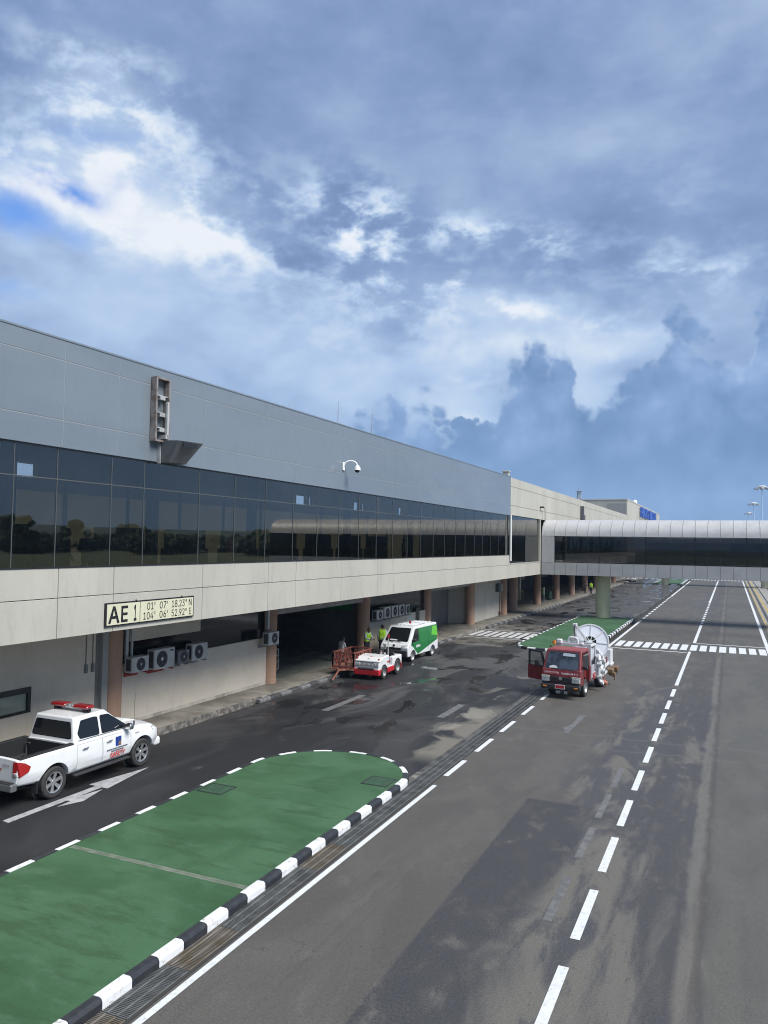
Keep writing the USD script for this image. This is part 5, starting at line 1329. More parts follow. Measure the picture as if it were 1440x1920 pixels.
# ---------------------------------------------------------------- tow tractor
def make_tractor():
    t = thing('tow_tractor', 'white airport tow tractor with red skirt, parked beside the rusty red cart', 'tractor', (-15.55, 34.12, 0.0), 180.0)
    WH = mat('tractor_white', (0.62, 0.62, 0.62), 0.35, coat=0.3, world_space=False, dirt=0.12)
    RD = mat('tractor_red', (0.42, 0.012, 0.018), 0.35, coat=0.3, world_space=False, dirt=0.1)
    W = .64
    hood = m3.Manifold.batch_hull([m3.Manifold.sphere(.05, 12).translate(p) for p in [(s * (W - .05), y, z) for s in (-1, 1) for y, z in ((1.36, .50), (1.32, .86), (.28, .50), (.28, 1.02), (.9, .985))]])
    skirt = rb(-W - .01, W + .01, .24, 1.44, .22, .50, .04) + rb(-W - .01, W + .01, -1.36, -.2, .24, .50, .04) + rb(-W + .02, W - .02, -.4, .4, .24, .50, .03)
    rear = rb(-W, W, -1.34, -.22, .46, .92, .06) - bm(-W + .20, W - .20, -.95, 0, .60, 1.2)
    step = rb(-W + .03, W - .03, -.35, .32, .42, .52, .02)
    for s in (-1, 1):
        for y, r in ((.80, .33), (-.80, .38)):
            c = cyl((s * .36, y, r - .03), (s * .9, y, r - .03), r + .06, 36)
            hood -= c; skirt -= c; rear -= c
    put(t, 'bonnet', hood, WH, smooth=30)
    put(t, 'skirt', skirt, RD, smooth=30)
    put(t, 'rear_body', rear + step, WH, smooth=30)
    put(t, 'bonnet_seam', MB().box(-W - .004, W + .004, 1.0, 1.40, .842, .852), BLACK_PL)
    for s in (-1, 1):
        wheel(t, s * .56, .80, .30, .20, s, rim_r=.16, steel=True, spokes=5)
        wheel(t, s * .55, -.80, .35, .24, s, rim_r=.19, steel=True, spokes=5)
        put(t, 'headlamp', MB().rbox(min(s * .36, s * .62), max(s * .36, s * .62), 1.37, 1.43, .64, .79, .02), CLEAR_LENS)
        put(t, 'indicator', MB().rbox(min(s * .52, s * .60), max(s * .52, s * .60), 1.18, 1.28, .91, .99, .02), RED_LENS)
    gr = MB().box(-.32, .32, 1.39, 1.412, .66, .78)
    put(t, 'grille_back', gr, BLACK_PL)
    sl = MB()
    for k in range(10):
        x = -.30 + .066 * k
        sl.bar((x - .02, 1.418, .665), (x + .02, 1.418, .775), .022, .02)
    put(t, 'grille_slats', sl, WH)
    put(t, 'front_bumper_bar', MB().rbox(-.42, .42, 1.40, 1.47, .51, .59, .02), mat('bumper_steel', (0.16, 0.165, 0.165), 0.4, metal=0.5))
    put(t, 'badge', MB().tube((0, 1.20, .925), (0, 1.21, .945), .05, n=14), BLACK_PL)
    em = MB()
    for (x, y, r) in ((-.1, .80, .09), (.03, .78, .10), (.13, .84, .07), (-.02, .9, .06)):
        em.tube((x, y, .98), (x, y, 1.0385 + (.8 - y) * .035), r, n=10)
    put(t, 'emblem', em, RED_TEXT)
    put(t, 'cowl', MB().rbox(-.55, .55, .14, .30, .5, 1.04, .03), WH)
    put(t, 'steering_column', MB().tube((.28, .16, .85), (.28, -.06, 1.06), .03), BLACK_PL)
    v, f = lathe([(.15, -.015), (.17, 0), (.15, .015), (.135, 0), (.15, -.015)], 24, 'z')
    R = trimesh.transformations.rotation_matrix(-.7, [1, 0, 0])[:3, :3]
    put(t, 'steering_wheel', (v @ R.T + (.28, -.08, 1.08), f), BLACK_PL, smooth=True)
    put(t, 'seat', MB().rbox(.06, .50, -.62, -.20, .60, .74, .05).rbox(.06, .50, -.74, -.62, .68, 1.15, .05), BLACK_PL, smooth=40)
    put(t, 'seat', MB().rbox(-.50, -.06, -.62, -.20, .60, .74, .05).rbox(-.50, -.06, -.74, -.62, .68, 1.10, .05), BLACK_PL, smooth=40)
    put(t, 'extinguisher', MB().tube((-.12, .05, .84), (-.12, .05, 1.14), .065, n=14).tube((-.12, .05, 1.14), (-.12, .05, 1.22), .025), mat('extinguisher', (0.40, 0.30, 0.28), 0.4))
    put(t, 'beacon_pole', MB().tube((-.52, .10, .9), (-.52, .10, 1.86), .025), PALE_METAL)
    put(t, 'beacon', MB().tube((-.52, .10, 1.86), (-.52, .10, 2.02), .06, .055, n=14), RED_LENS, smooth=40)
    put(t, 'tow_hook', MB().rbox(-.10, .10, -1.5, -1.3, .30, .42, .02), STEEL_DK)
    put(t, 'lettering', text_on('gapura', .08, (-.645, .48, .74), (0, -1, 0), (0, 0, 1), .36, True), RED_TEXT)


make_tractor()


# ---------------------------------------------------------------- rusty red baggage cart
def make_cart():
    t = thing('baggage_cart', 'rusty red lattice sided baggage cart with lowered drawbar at the pavement edge', 'cart', (-16.72, 33.6, 0.0), 180.0)
    R = mat('cart_red', (0.20, 0.042, 0.030), 0.7, color2=(0.15, 0.055, 0.04), scale=5, world_space=False, dirt=0.3)
    R2 = mat('cart_worn', (0.28, 0.13, 0.095), 0.7, color2=(0.18, 0.05, 0.035), scale=7, world_space=False)
    W, L0, L1, z0, z1 = .55, -1.05, 1.02, .55, 1.20
    put(t, 'floor', MB().box(-W, W, L0, L1, z0 - .05, z0), mat('cart_floor', (0.16, 0.07, 0.045), 0.8, color2=(0.10, 0.05, 0.04), scale=4))
    fr = MB()
    for s in (-1, 1):
        fr.bar((s * W, L0, z0 - .03), (s * W, L1, z0 - .03), .06, .10)
    fr.bar((-W, L0, z0 - .03), (W, L0, z0 - .03), .06, .10).bar((-W, L1, z0 - .03), (W, L1, z0 - .03), .06, .10)
    put(t, 'chassis', fr, R)
    def side(p, q, n):
        p, q = np.array(p, float), np.array(q, float)
        top = MB().bar((*p, z1), (*q, z1), .05, .05)
        put(t, 'top_rail', top, R)
        for k in range(n + 1):
            a = p + (q - p) * k / n
            put(t, 'post', MB().bar((*a, z0), (*a, z1), .045, .045), R)
        for k in range(n):
            a, b = p + (q - p) * (k + .08) / n, p + (q - p) * (k + .92) / n
            m = (a + b) / 2
            put(t, 'lattice_bar', MB().bar((*a, z0 + .02), (*m, z1 - .03), .028, .028), R2 if k % 2 else R)
            put(t, 'lattice_bar', MB().bar((*m, z1 - .03), (*b, z0 + .02), .028, .028), R if k % 2 else R2)
        put(t, 'middle_rail', MB().bar((*p, z0 + .18), (*q, z0 + .18), .03, .03), R)
    side((W, L0), (W, L1), 5); side((-W, L0), (-W, L1), 5); side((-W, L0), (W, L0), 3); side((-W, L1), (W, L1), 3)
    for s in (-1, 1):
        for y in (-.72, .70):
            wheel(t, s * .30, y, .20, .12, s, rim_r=.11, steel=True, spokes=4)
            put(t, 'axle_bracket', MB().bar((s * .30 - s * .08, y, .20), (s * .30 - s * .08, y, .5), .06, .06), R)
    put(t, 'drawbar', MB().bar((-.35, L1, .45), (0.05, L1 + .45, .42), .05, .06).bar((.35, L1, .45), (-.05, L1 + .45, .42), .05, .06).bar((0, L1 + .42, .42), (0.02, L1 + 1.0, .06), .06, .05), R2)
    put(t, 'drawbar_eye', MB().tube((0.02, L1 + .98, .045), (0.02, L1 + 1.10, .045), .045), STEEL_DK)
    put(t, 'cross_beam', MB().bar((-.62, L1 + .12, .44), (.62, L1 + .12, .44), .06, .07), R2)


make_cart()


# ---------------------------------------------------------------- hydrant dispenser truck
def make_truck():
    t = thing('service_truck', 'red cab fuelling truck with big white hose reel disc and open door', 'truck', (-6.42, 33.8, 0.0), 174.5)
    RD = mat('truck_red', (0.135, 0.012, 0.015), 0.35, coat=0.3, color2=(0.15, 0.02, 0.022), scale=1.2, world_space=False)
    ROOFR = mat('truck_red_faded', (0.24, 0.055, 0.05), 0.5, color2=(0.20, 0.035, 0.034), scale=1.5, world_space=False)
    WT = mat('truck_white', (0.62, 0.63, 0.64), 0.4, color2=(0.54, 0.55, 0.56), scale=3, world_space=False, dirt=0.1)
    W = .83
    cab = hull([(s * (W - .05), y, z) for s in (-1, 1) for y, z in ((.98, .62), (1.02, .92), (-.62, .60), (-.62, 1.15), (.96, 1.16))], .05, 16) + hull([(s * (W - .06), y, z) for s in (-1, 1) for y, z in ((.93, 1.15), (-.62, 1.12))] + [(s * .70, y, z) for s in (-1, 1) for y, z in ((.55, 1.93), (-.60, 1.93))], .05, 16)
    for s in (-1, 1):
        cab -= cyl((s * .5, 0, .38), (s * 1.0, 0, .38), .44, 36)
    cab -= bm(-1.0, -W + .14, -.40, .55, .62, 1.88)        # doorway of the opened door
    put(t, 'cab', cab, RD, smooth=30)
    put(t, 'cab_roof', hull([(s * .69, y, 1.945) for s in (-1, 1) for y in (.50, -.58)] + [(s * .5, .0, 1.975) for s in (-1, 1)], .045, 12), ROOFR, smooth=40)
    ws = lambda x, z: (x, .93 - (z - 1.15) * .38 / .78, z)
    nw = (0, .899, .438)
    put(t, 'windscreen', plate(round_poly([(-.70, 1.20), (.70, 1.20), (.63, 1.86), (-.63, 1.86)], .09), ws, nw, .054), mat('windscreen_glass', (0.05, 0.065, 0.085), 0.05, spec=0.7, color2=(0.015, 0.018, 0.022), scale=2.5, world_space=False))
    put(t, 'screen_seal', plate(list(Polygon(round_poly([(-.73, 1.17), (.73, 1.17), (.66, 1.89), (-.66, 1.89)], .10)).exterior.coords)[:-1], ws, nw, .0515, .006), BLACK_PL)
    put(t, 'sun_visor', plate([(-.02, 1.72), (.52, 1.71), (.50, 1.82), (-.0, 1.84)], lambda x, z: ws(-x, z), nw, .057, .006), mat('visor', (0.32, 0.36, 0.40), 0.5))
    put(t, 'dash_paper', plate(round_poly([(-.08 + .25, 1.22), (.55, 1.22), (.52, 1.29), (.36, 1.33), (.22, 1.30)], .02), lambda x, z: ws(x, z), nw, .057, .006), MATS['paper_white'])
    put(t, 'wiper', MB().path([(-.15, 1.0, 1.19), (.45, .975, 1.23)], .012).path([(-.6, 1.0, 1.19), (-.1, .975, 1.24)], .012), BLACK_PL)
    # right hand of the picture is the truck's own left (-x): closed door there is at +x... doors
    put(t, 'side_window', plate(round_poly([(-.42, 1.28), (.62, 1.28), (.38, 1.80), (-.42, 1.82)], .05), lambda y, z: (-(W - .012) + max(0, z - 1.14) * .072 / .8, y, z), (-1, 0, .09), .006), CAR_GLASS)
    return t, RD, WT, W, ws, nw


def finish_truck():
    t, RD, WT, W, ws, nw = make_truck()
    # the front end
    put(t, 'lower_panel', MB().rbox(-.80, .80, 1.00, 1.085, .60, .66, .02), BLACK_PL)
    put(t, 'grille', MB().rbox(-.48, .48, 1.03, 1.09, .70, .90, .02), BLACK_PL)
    gb = MB()
    for k in range(3):
        gb.box(-.46, .46, 1.088, 1.10, .725 + .06 * k, .745 + .06 * k)
    put(t, 'grille_bars', gb, mat('grille_dark', (0.06, 0.06, 0.065), 0.3, metal=0.5))
    put(t, 'badge', MB().tube((0, 1.09, .85), (0, 1.115, .85), .075, n=20), CHROME)
    for s in (-1, 1):
        put(t, 'headlamp', MB().rbox(min(s * .47, s * .82), max(s * .47, s * .82), .98, 1.10, .68, .90, .03), CLEAR_LENS, smooth=40)
        put(t, 'headlamp_rim', MB().rbox(min(s * .46, s * .83), max(s * .46, s * .83), .97, 1.09, .89, .94, .015), mat('lamp_cream', (0.40, 0.40, 0.34), 0.4))
        put(t, 'fog_lamp', MB().rbox(min(s * .58, s * .74), max(s * .58, s * .74), 1.13, 1.185, .46, .53, .02), AMBER)
        wheel(t, s * .68, 0, .37, .21, s, rim_r=.22, steel=True, spokes=5)
        wheel(t, s * .66, -2.75, .37, .34, s, rim_r=.21, steel=True, spokes=5)
    put(t, 'front_bumper', MB().rbox(-.84, .84, .92, 1.17, .38, .60, .05), BLACK_PL, smooth=40)
    put(t, 'number_plate', MB().box(-.21, .21, 1.17, 1.185, .42, .60), mat('plate_white', (0.55, 0.50, 0.50), 0.5))
    put(t, 'plate_face', MB().box(-.18, .18, 1.185, 1.19, .45, .57), PLATE_RED)
    [put(t, 'under_lamp', MB().rbox(a_, b_, 1.0, 1.1, .21, .35, .03), RIM_GREY) for a_, b_ in ((-.28, -.14), (.02, .20))]
    put(t, 'under_bracket', MB().bar((-.3, 1.05, .36), (.3, 1.05, .36), .05, .05), STEEL_DK)
    put(t, 'label_plate', plate([(-.08, 1.02), (-.70, 1.02), (-.70, 1.11), (-.08, 1.11)], lambda x, z: (-x, 1.077 - max(0, z - .92) * .05, z), (0, 1, .1), .004, .008), mat('label_pink', (0.46, 0.36, 0.36), 0.5))
    put(t, 'lettering', text_on('Depo Batam', .055, (.66, 1.086, 1.035), (-1, 0, 0), (0, 0, 1), .54, True), RED_TEXT)
    put(t, 'lettering', text_on('Contains Jet A-1', .07, (-.04, 1.083, 1.03), (-1, 0, 0), (0, 0, 1), .68, True), WHITE_TEXT)
    # opened door on the left of the picture (truck +x), swung forward
    d = thing('open_door', parent=t, loc=(W - .02, .56, 0), rot=66)
    pl = prism_yz([(-.98, .60), (0, .60), (0, 1.14), (-.20, 1.84), (-.98, 1.86)], -.03, .03) - prism_yz([(-.90, 1.20), (-.10, 1.20), (-.28, 1.77), (-.90, 1.78)], -.1, .1)
    put(d, 'door_frame', pl, BLACK_PL)
    put(d, 'door_skin', prism_yz([(-.98, .60), (0, .60), (0, 1.14), (-.02, 1.18), (-.98, 1.18)], .031, .05), RD)
    put(d, 'door_glass', MB().add([(0, -.90, 1.20), (0, -.10, 1.20), (0, -.28, 1.77), (0, -.90, 1.78)], [(0, 1, 2, 3)]), glass('clear_pane', (0.62, 0.66, 0.66), 1.45))
    mirror(t, -W + .02, .62, 1.30, -1, BLACK_PL)
    put(t, 'wing_mirror', MB().rbox(1.02, 1.24, .70, .80, 1.22, 1.50, .04).tube((.85, .62, 1.2), (1.1, .75, 1.32), .018), BLACK_PL, smooth=40)
    put(t, 'beacon', MB().tube((.56, .18, 2.04), (.56, .18, 2.18), .02).tube((.56, .18, 2.17), (.56, .18, 2.30), .08, .075, n=14), AMBER, smooth=40)
    put(t, 'roof_aerial', MB().rbox(.70, .76, .10, .16, 2.0, 2.06, .01), BLACK_PL)
    # chassis and deck behind the cab
    put(t, 'chassis_rail', MB().box(-.42, -.30, -4.0, .8, .46, .62).box(.30, .42, -4.0, .8, .46, .62).box(-.3, .3, -3.9, -3.8, .5, .6), STEEL_DK)
    put(t, 'deck', MB().rbox(-.80, .80, -4.0, -.80, .78, .88, .02), WT)
    [put(t, 'side_panel', MB().box(a_, a_ + .04, -1.25, -.72, .66, 1.22), mat('panel_grey', (0.36, 0.35, 0.38), 0.5)) for a_ in (-.82, .78)]
    put(t, 'red_cabinet', MB().rbox(-.86, -.50, -1.35, -.95, .60, .86, .02), RED_LENS)
    ga = MB()
    for x in (-.74, .74):
        ga.bar((x, -.82, .88), (x, -.82, 2.06), .07, .07).bar((x, -1.62, .88), (x, -1.62, 2.06), .07, .07).bar((x, -.82, 2.06), (x, -1.62, 2.06), .07, .08)
    ga.bar((-.76, -.82, 2.06), (.76, -.82, 2.06), .07, .10).bar((-.76, -1.62, 2.06), (.76, -1.62, 2.06), .07, .08)
    put(t, 'gantry', ga, WT)
    put(t, 'gantry_box', MB().rbox(.52, .74, -.95, -.70, 2.08, 2.26, .03).rbox(-.44, -.30, -.95, -.75, 2.06, 2.16, .02), WT)
    pts = [(.28, -1.0, 2.08), (.26, -1.0, 2.28), (.20, -1.0, 2.34), (-.06, -1.0, 2.34), (-.12, -1.0, 2.28), (-.14, -1.0, 2.08)]
    put(t, 'pipe_loop', MB().path(pts, .055, 12), WT, smooth=40)
    # hose reel disc with ribs and an open hub, tilted towards the front
    dk = thing('reel_disc', parent=t, loc=(-.44, -1.95, 2.08), rot=14)
    R0, R1, tl = .82, .27, math.radians(-14)
    rot = trimesh.transformations.rotation_matrix(-tl, [1, 0, 0])[:3, :3]
    tf = lambda m: (np.asarray(tri(m).vertices) @ rot.T, np.asarray(tri(m).faces))
    ring = cyl((0, -.02, 0), (0, .02, 0), R0, 64) - cyl((0, -.1, 0), (0, .1, 0), R1, 40)
    put(dk, 'disc', tf(ring), mat('disc_white', (0.68, 0.70, 0.75), 0.45, color2=(0.64, 0.66, 0.71), scale=2, world_space=False), smooth=30)
    v, f = lathe([(R0 - .05, -.03), (R0 + .005, -.03), (R0 + .005, .05), (R0 - .05, .05), (R0 - .05, -.03)], 64, 'y')
    put(dk, 'rim', (v @ rot.T, f), WT, smooth=40)
    for k in range(8):
        a = k * PI / 4 + .05
        m = MB().bar((R1 * .98 * math.cos(a), .03, R1 * .98 * math.sin(a)), ((R0 - .05) * math.cos(a), .03, (R0 - .05) * math.sin(a)), .03, .045)
        put(dk, 'rib', tf(m.mesh()), WT)
        a += .2
        m = MB().bar((.08 * math.cos(a), .01, .08 * math.sin(a)), (R1 * 1.02 * math.cos(a), .01, R1 * 1.02 * math.sin(a)), .085, .03)
        put(dk, 'hub_spoke', tf(m.mesh()), mat('spoke_cream', (0.50, 0.52, 0.46), 0.5))
    put(dk, 'hub', tf(cyl((0, -.12, 0), (0, .08, 0), .10, 24)), WT, smooth=40)
    put(t, 'reel_drum', MB().tm(cyl((-.42, -2.45, 2.0), (-.44, -2.02, 2.05), .30, 28)), BLACK_PL, smooth=40)
    put(t, 'reel_stand', MB().bar((-.44, -2.3, .88), (-.44, -2.1, 1.9), .12, .10).bar((-.4, -2.4, .88), (-.66, -2.1, 1.8), .08, .08).bar((-.72, -2.7, .88), (-.72, -2.15, 1.8), .09, .09), WT)
    put(t, 'boom', MB().bar((.16, -1.7, 2.05), (.18, -1.62, 2.86), .09, .10).bar((.14, -1.66, 2.86), (-.38, -1.80, 2.05), .09, .10).rbox(.08, .26, -1.72, -1.56, 2.78, 2.92, .02).bar((.0, -1.66, 2.1), (.16, -1.62, 2.6), .05, .05), WT)
    put(t, 'boom_ram', MB().tube((.20, -1.6, 2.2), (.18, -1.58, 2.85), .03), STEEL_DK)
    put(t, 'tank_box', MB().rbox(-.72, .60, -3.9, -2.7, .88, 1.35, .04).rbox(-.2, .72, -2.6, -1.2, .88, 1.5, .04), WT)
    # pipes, valves and hoses on the visible side (truck -x)
    pp = MB()
    px = -.88
    pp.path([(px, -1.75, .70), (px, -1.72, 1.1), (px - .05, -1.7, 1.32), (px + .02, -1.85, 1.5), (px + .1, -2.05, 1.5)], .075, 12)
    pp.path([(px, -1.75, .70), (px - .02, -1.78, .48), (px - .12, -1.72, .36), (px - .22, -1.70, .36)], .075, 12)
    pp.path([(px, -2.05, .62), (px - .03, -2.0, .95), (px + .03, -2.15, 1.2), (px, -2.3, 1.42)], .065, 12)
    pp.path([(px - .02, -2.35, .55), (px, -2.3, .9), (px, -2.5, 1.15)], .06, 12)
    put(t, 'hose_pipe', pp, WT, smooth=50)
    for (y, z) in ((-1.78, .62), (-1.72, 1.18), (-2.02, .86), (-2.2, 1.30), (-1.95, 1.52), (-2.36, .80), (-2.45, 1.20)):
        put(t, 'valve', MB().tm(cyl((px - .13, y, z), (px + .1, y + .03, z), .10, 18)).tm(cyl((px, y - .09, z), (px, y + .09, z + .03), .085, 18)), WT, smooth=40)
    put(t, 'valve_back', MB().rbox(-.84, -.70, -2.7, -1.5, .60, 1.5, .02), mat('machinery_dark', (0.07, 0.075, 0.08), 0.6, color2=(0.16, 0.165, 0.17), scale=12, world_space=False))
    for k, (y, z) in enumerate(((-1.5, 1.55), (-1.9, 1.72), (-2.15, 1.75))):
        put(t, 'gauge', MB().tm(cyl((-.86, y, z), (-.80, y, z), .07, 18)).bar((-.80, y, .95), (-.80, y, z), .03, .03), WT, smooth=40)
    put(t, 'side_guard', MB().bar((-.90, -2.55, .92), (-.92, -3.75, 1.05), .05, .12).bar((-.90, -2.6, .62), (-.92, -3.6, .70), .04, .10).bar((-.9, -2.6, .62), (-.9, -2.6, 1.3), .08, .10), WT)
    put(t, 'rear_tank', MB().rbox(-.98, -.70, -3.95, -3.75, .95, 1.62, .02).rbox(-1.0, -.72, -3.62, -3.42, .95, 1.62, .02).rbox(-1.02, -.6, -4.0, -3.4, .88, 1.0, .02), WT)
    put(t, 'hand_wheel', MB().tm(trimesh.Trimesh(*lathe([(.14, -.015), (.16, 0), (.14, .015), (.125, 0), (.14, -.015)], 20), process=False), trimesh.transformations.translation_matrix((-.93, -2.9, 1.22))).bar((-.93, -3.04, 1.22), (-.93, -2.76, 1.22), .02, .02).bar((-.93, -2.9, 1.08), (-.93, -2.9, 1.36), .02, .02), mat('wheel_maroon', (0.18, 0.015, 0.04), 0.5))
    BR = mat('brass_coupler', (0.20, 0.14, 0.08), 0.5, metal=0.4, color2=(0.30, 0.19, 0.12), scale=9, world_space=False)
    cp = MB()
    for (x, y, z, r) in ((-1.0, -3.3, .66, .15), (-1.12, -3.72, .72, .13), (-1.05, -3.5, .50, .10)):
        cp.tm(cyl((x - .16, y, z), (x + .12, y, z + .02), r, 20)).tm(cyl((x - .02, y - .14, z - .12), (x - .02, y + .14, z + .12), r * .5, 14))
        for a in (0.5, 2.6, 4.7):
            cp.bar((x - .1, y, z), (x - .12, y + .26 * math.cos(a), z + .26 * math.sin(a)), .035, .05)
    put(t, 'coupler', cp, BR, smooth=40)
    put(t, 'intake_head', MB().tm(cyl((-1.02, -2.72, .16), (-.84, -2.72, .22), .11, 20)).bar((-.9, -2.72, .22), (-.84, -2.72, .66), .06, .06), mat('copper_cap', (0.40, 0.15, 0.10), 0.45), smooth=40)
    put(t, 'mud_guard', MB().rbox(.50, .84, -3.2, -2.3, .78, .82, .02).rbox(-.84, -.50, -3.2, -2.3, .78, .82, .02), BLACK_PL)


finish_truck()


# ---------------------------------------------------------------- white car far under the bridge
def make_far_car():
    t = thing('parked_car', 'white hatchback far off beside the arcade, mostly hidden by the footbridge', 'car', (-17.0, 150.6, 0.0), 4.0)
    def s_(zb, w, wt, zt): return [(0, zb), (w * .9, zb), (w, zb + .15), (w, .7), (wt, zt - .03), (wt - .05, zt), (0, zt + .01)]
    low = loft([(-2.05, s_(.32, .72, .68, .95)), (-1.9, s_(.28, .82, .78, 1.02)), (0, s_(.25, .85, .80, 1.0)), (1.2, s_(.25, .85, .78, .98)), (1.85, s_(.28, .80, .70, .85)), (2.1, s_(.35, .62, .55, .72))])
    cab = hull([(s * .73, y, .98) for s in (-1, 1) for y in (-1.85, 1.0)] + [(s * .58, y, 1.46) for s in (-1, 1) for y in (-1.45, .2)], .05, 12)
    b = low + cab
    for s in (-1, 1):
        for y in (-1.25, 1.3):
            b -= cyl((s * .5, y, .3), (s * 1.1, y, .3), .36, 28)
    put(t, 'body', b, CAR_WHITE, smooth=30)
    put(t, 'rear_window', plate(round_poly([(-.62, 1.03), (.62, 1.03), (.52, 1.40), (-.52, 1.40)], .05), lambda x, z: (x, -1.85 + (z - .98) * .4 / .48, z), (0, -.77, .64), .053), CAR_GLASS)
    for s in (-1, 1):
        put(t, 'side_window', plate(round_poly([(-1.5, 1.04), (.80, 1.04), (.15, 1.40), (-1.3, 1.40)], .05), lambda y, z: (s * (.73 - (z - .98) * .15 / .48), y, z), (s * .955, 0, .3), .053), CAR_GLASS)
        put(t, 'tail_lamp', MB().rbox(min(s * .60, s * .80), max(s * .60, s * .80), -2.06, -1.9, .72, .92, .03), RED_LENS)
        for y in (-1.25, 1.3):
            wheel(t, s * .74, y, .30, .19, s, steel=True, spokes=5)
    put(t, 'rear_bumper', MB().rbox(-.80, .80, -2.14, -1.9, .34, .60, .06), CAR_WHITE, smooth=40)
    put(t, 'bumper_trim', MB().rbox(-.70, .70, -2.15, -2.0, .32, .44, .03), BLACK_PL)
    put(t, 'number_plate', MB().box(-.22, .22, -2.10, -2.05, .66, .77), BLACK)


make_far_car()


# ---------------------------------------------------------------- people
SKIN = mat('skin', (0.26, 0.145, 0.09), 0.55)
SKIN_DK = mat('skin_dark', (0.15, 0.08, 0.05), 0.55)
HAIR = mat('hair_black', (0.012, 0.011, 0.010), 0.6)
CL = {}
def cloth(name, c):
    if name not in CL:
        CL[name] = mat('cloth_' + name, c, 0.85, color2=tuple(v * .8 for v in c), scale=9)
    return CL[name]


STAND = dict(hipL=(-.09, 0, .90), hipR=(.09, 0, .90), kneeL=(-.10, .03, .49), kneeR=(.10, .02, .49), ankL=(-.11, -.02, .08), ankR=(.12, -.02, .08), waist=(0, 0, .98), chest=(0, -.005, 1.28), neck=(0, .0, 1.45), head=(0, .03, 1.585), shL=(-.17, -.01, 1.385), shR=(.17, -.01, 1.385), elL=(-.235, -.03, 1.12), elR=(.235, -.03, 1.12), wrL=(-.225, .07, .89), wrR=(.225, .07, .89))
PHONE = dict(STAND, elR=(.22, -.02, 1.11), wrR=(.08, .26, 1.20), wrL=(-.20, .10, .90), head=(0, .06, 1.575))
FOLDED = dict(STAND, elL=(-.25, -.04, 1.13), elR=(.25, -.04, 1.13), wrL=(-.06, .17, 1.05), wrR=(.06, .18, 1.03))
WALK = dict(STAND, kneeL=(-.09, .16, .50), ankL=(-.09, .20, .09), kneeR=(.09, -.02, .48), ankR=(.09, -.28, .14), elL=(-.22, -.14, 1.14), wrL=(-.2, -.10, .90), elR=(.22, .08, 1.14), wrR=(.2, .24, .98))
SIT = dict(STAND, hipL=(-.09, 0, .48), hipR=(.09, 0, .48), kneeL=(-.13, .40, .50), kneeR=(.13, .40, .50), ankL=(-.13, .38, .08), ankR=(.13, .38, .08), waist=(0, .0, .55), chest=(0, .04, .86), neck=(0, .08, 1.03), head=(0, .13, 1.16), shL=(-.17, .05, .97), shR=(.17, .05, .97), elL=(-.23, .12, .72), elR=(.23, .12, .72), wrL=(-.12, .32, .60), wrR=(.12, .32, .60))
LEAN = dict(STAND, chest=(0, .06, 1.26), neck=(0, .10, 1.42), head=(0, .16, 1.54), shL=(-.17, .07, 1.36), shR=(.17, .07, 1.36), elL=(-.23, .14, 1.12), elR=(.23, .14, 1.12), wrL=(-.14, .36, 1.06), wrR=(.14, .36, 1.06))


def limb(a, b, ra, rb_, seg=12):
    return m3.Manifold.batch_hull([m3.Manifold.sphere(ra, seg).translate(tuple(map(float, a))), m3.Manifold.sphere(rb_, seg).translate(tuple(map(float, b)))])


def soft(m, it=6, edge=0.035):
    t = tri(m.refine_to_length(edge))
    t.merge_vertices()
    trimesh.smoothing.filter_taubin(t, iterations=it)
    return t.vertices, t.faces


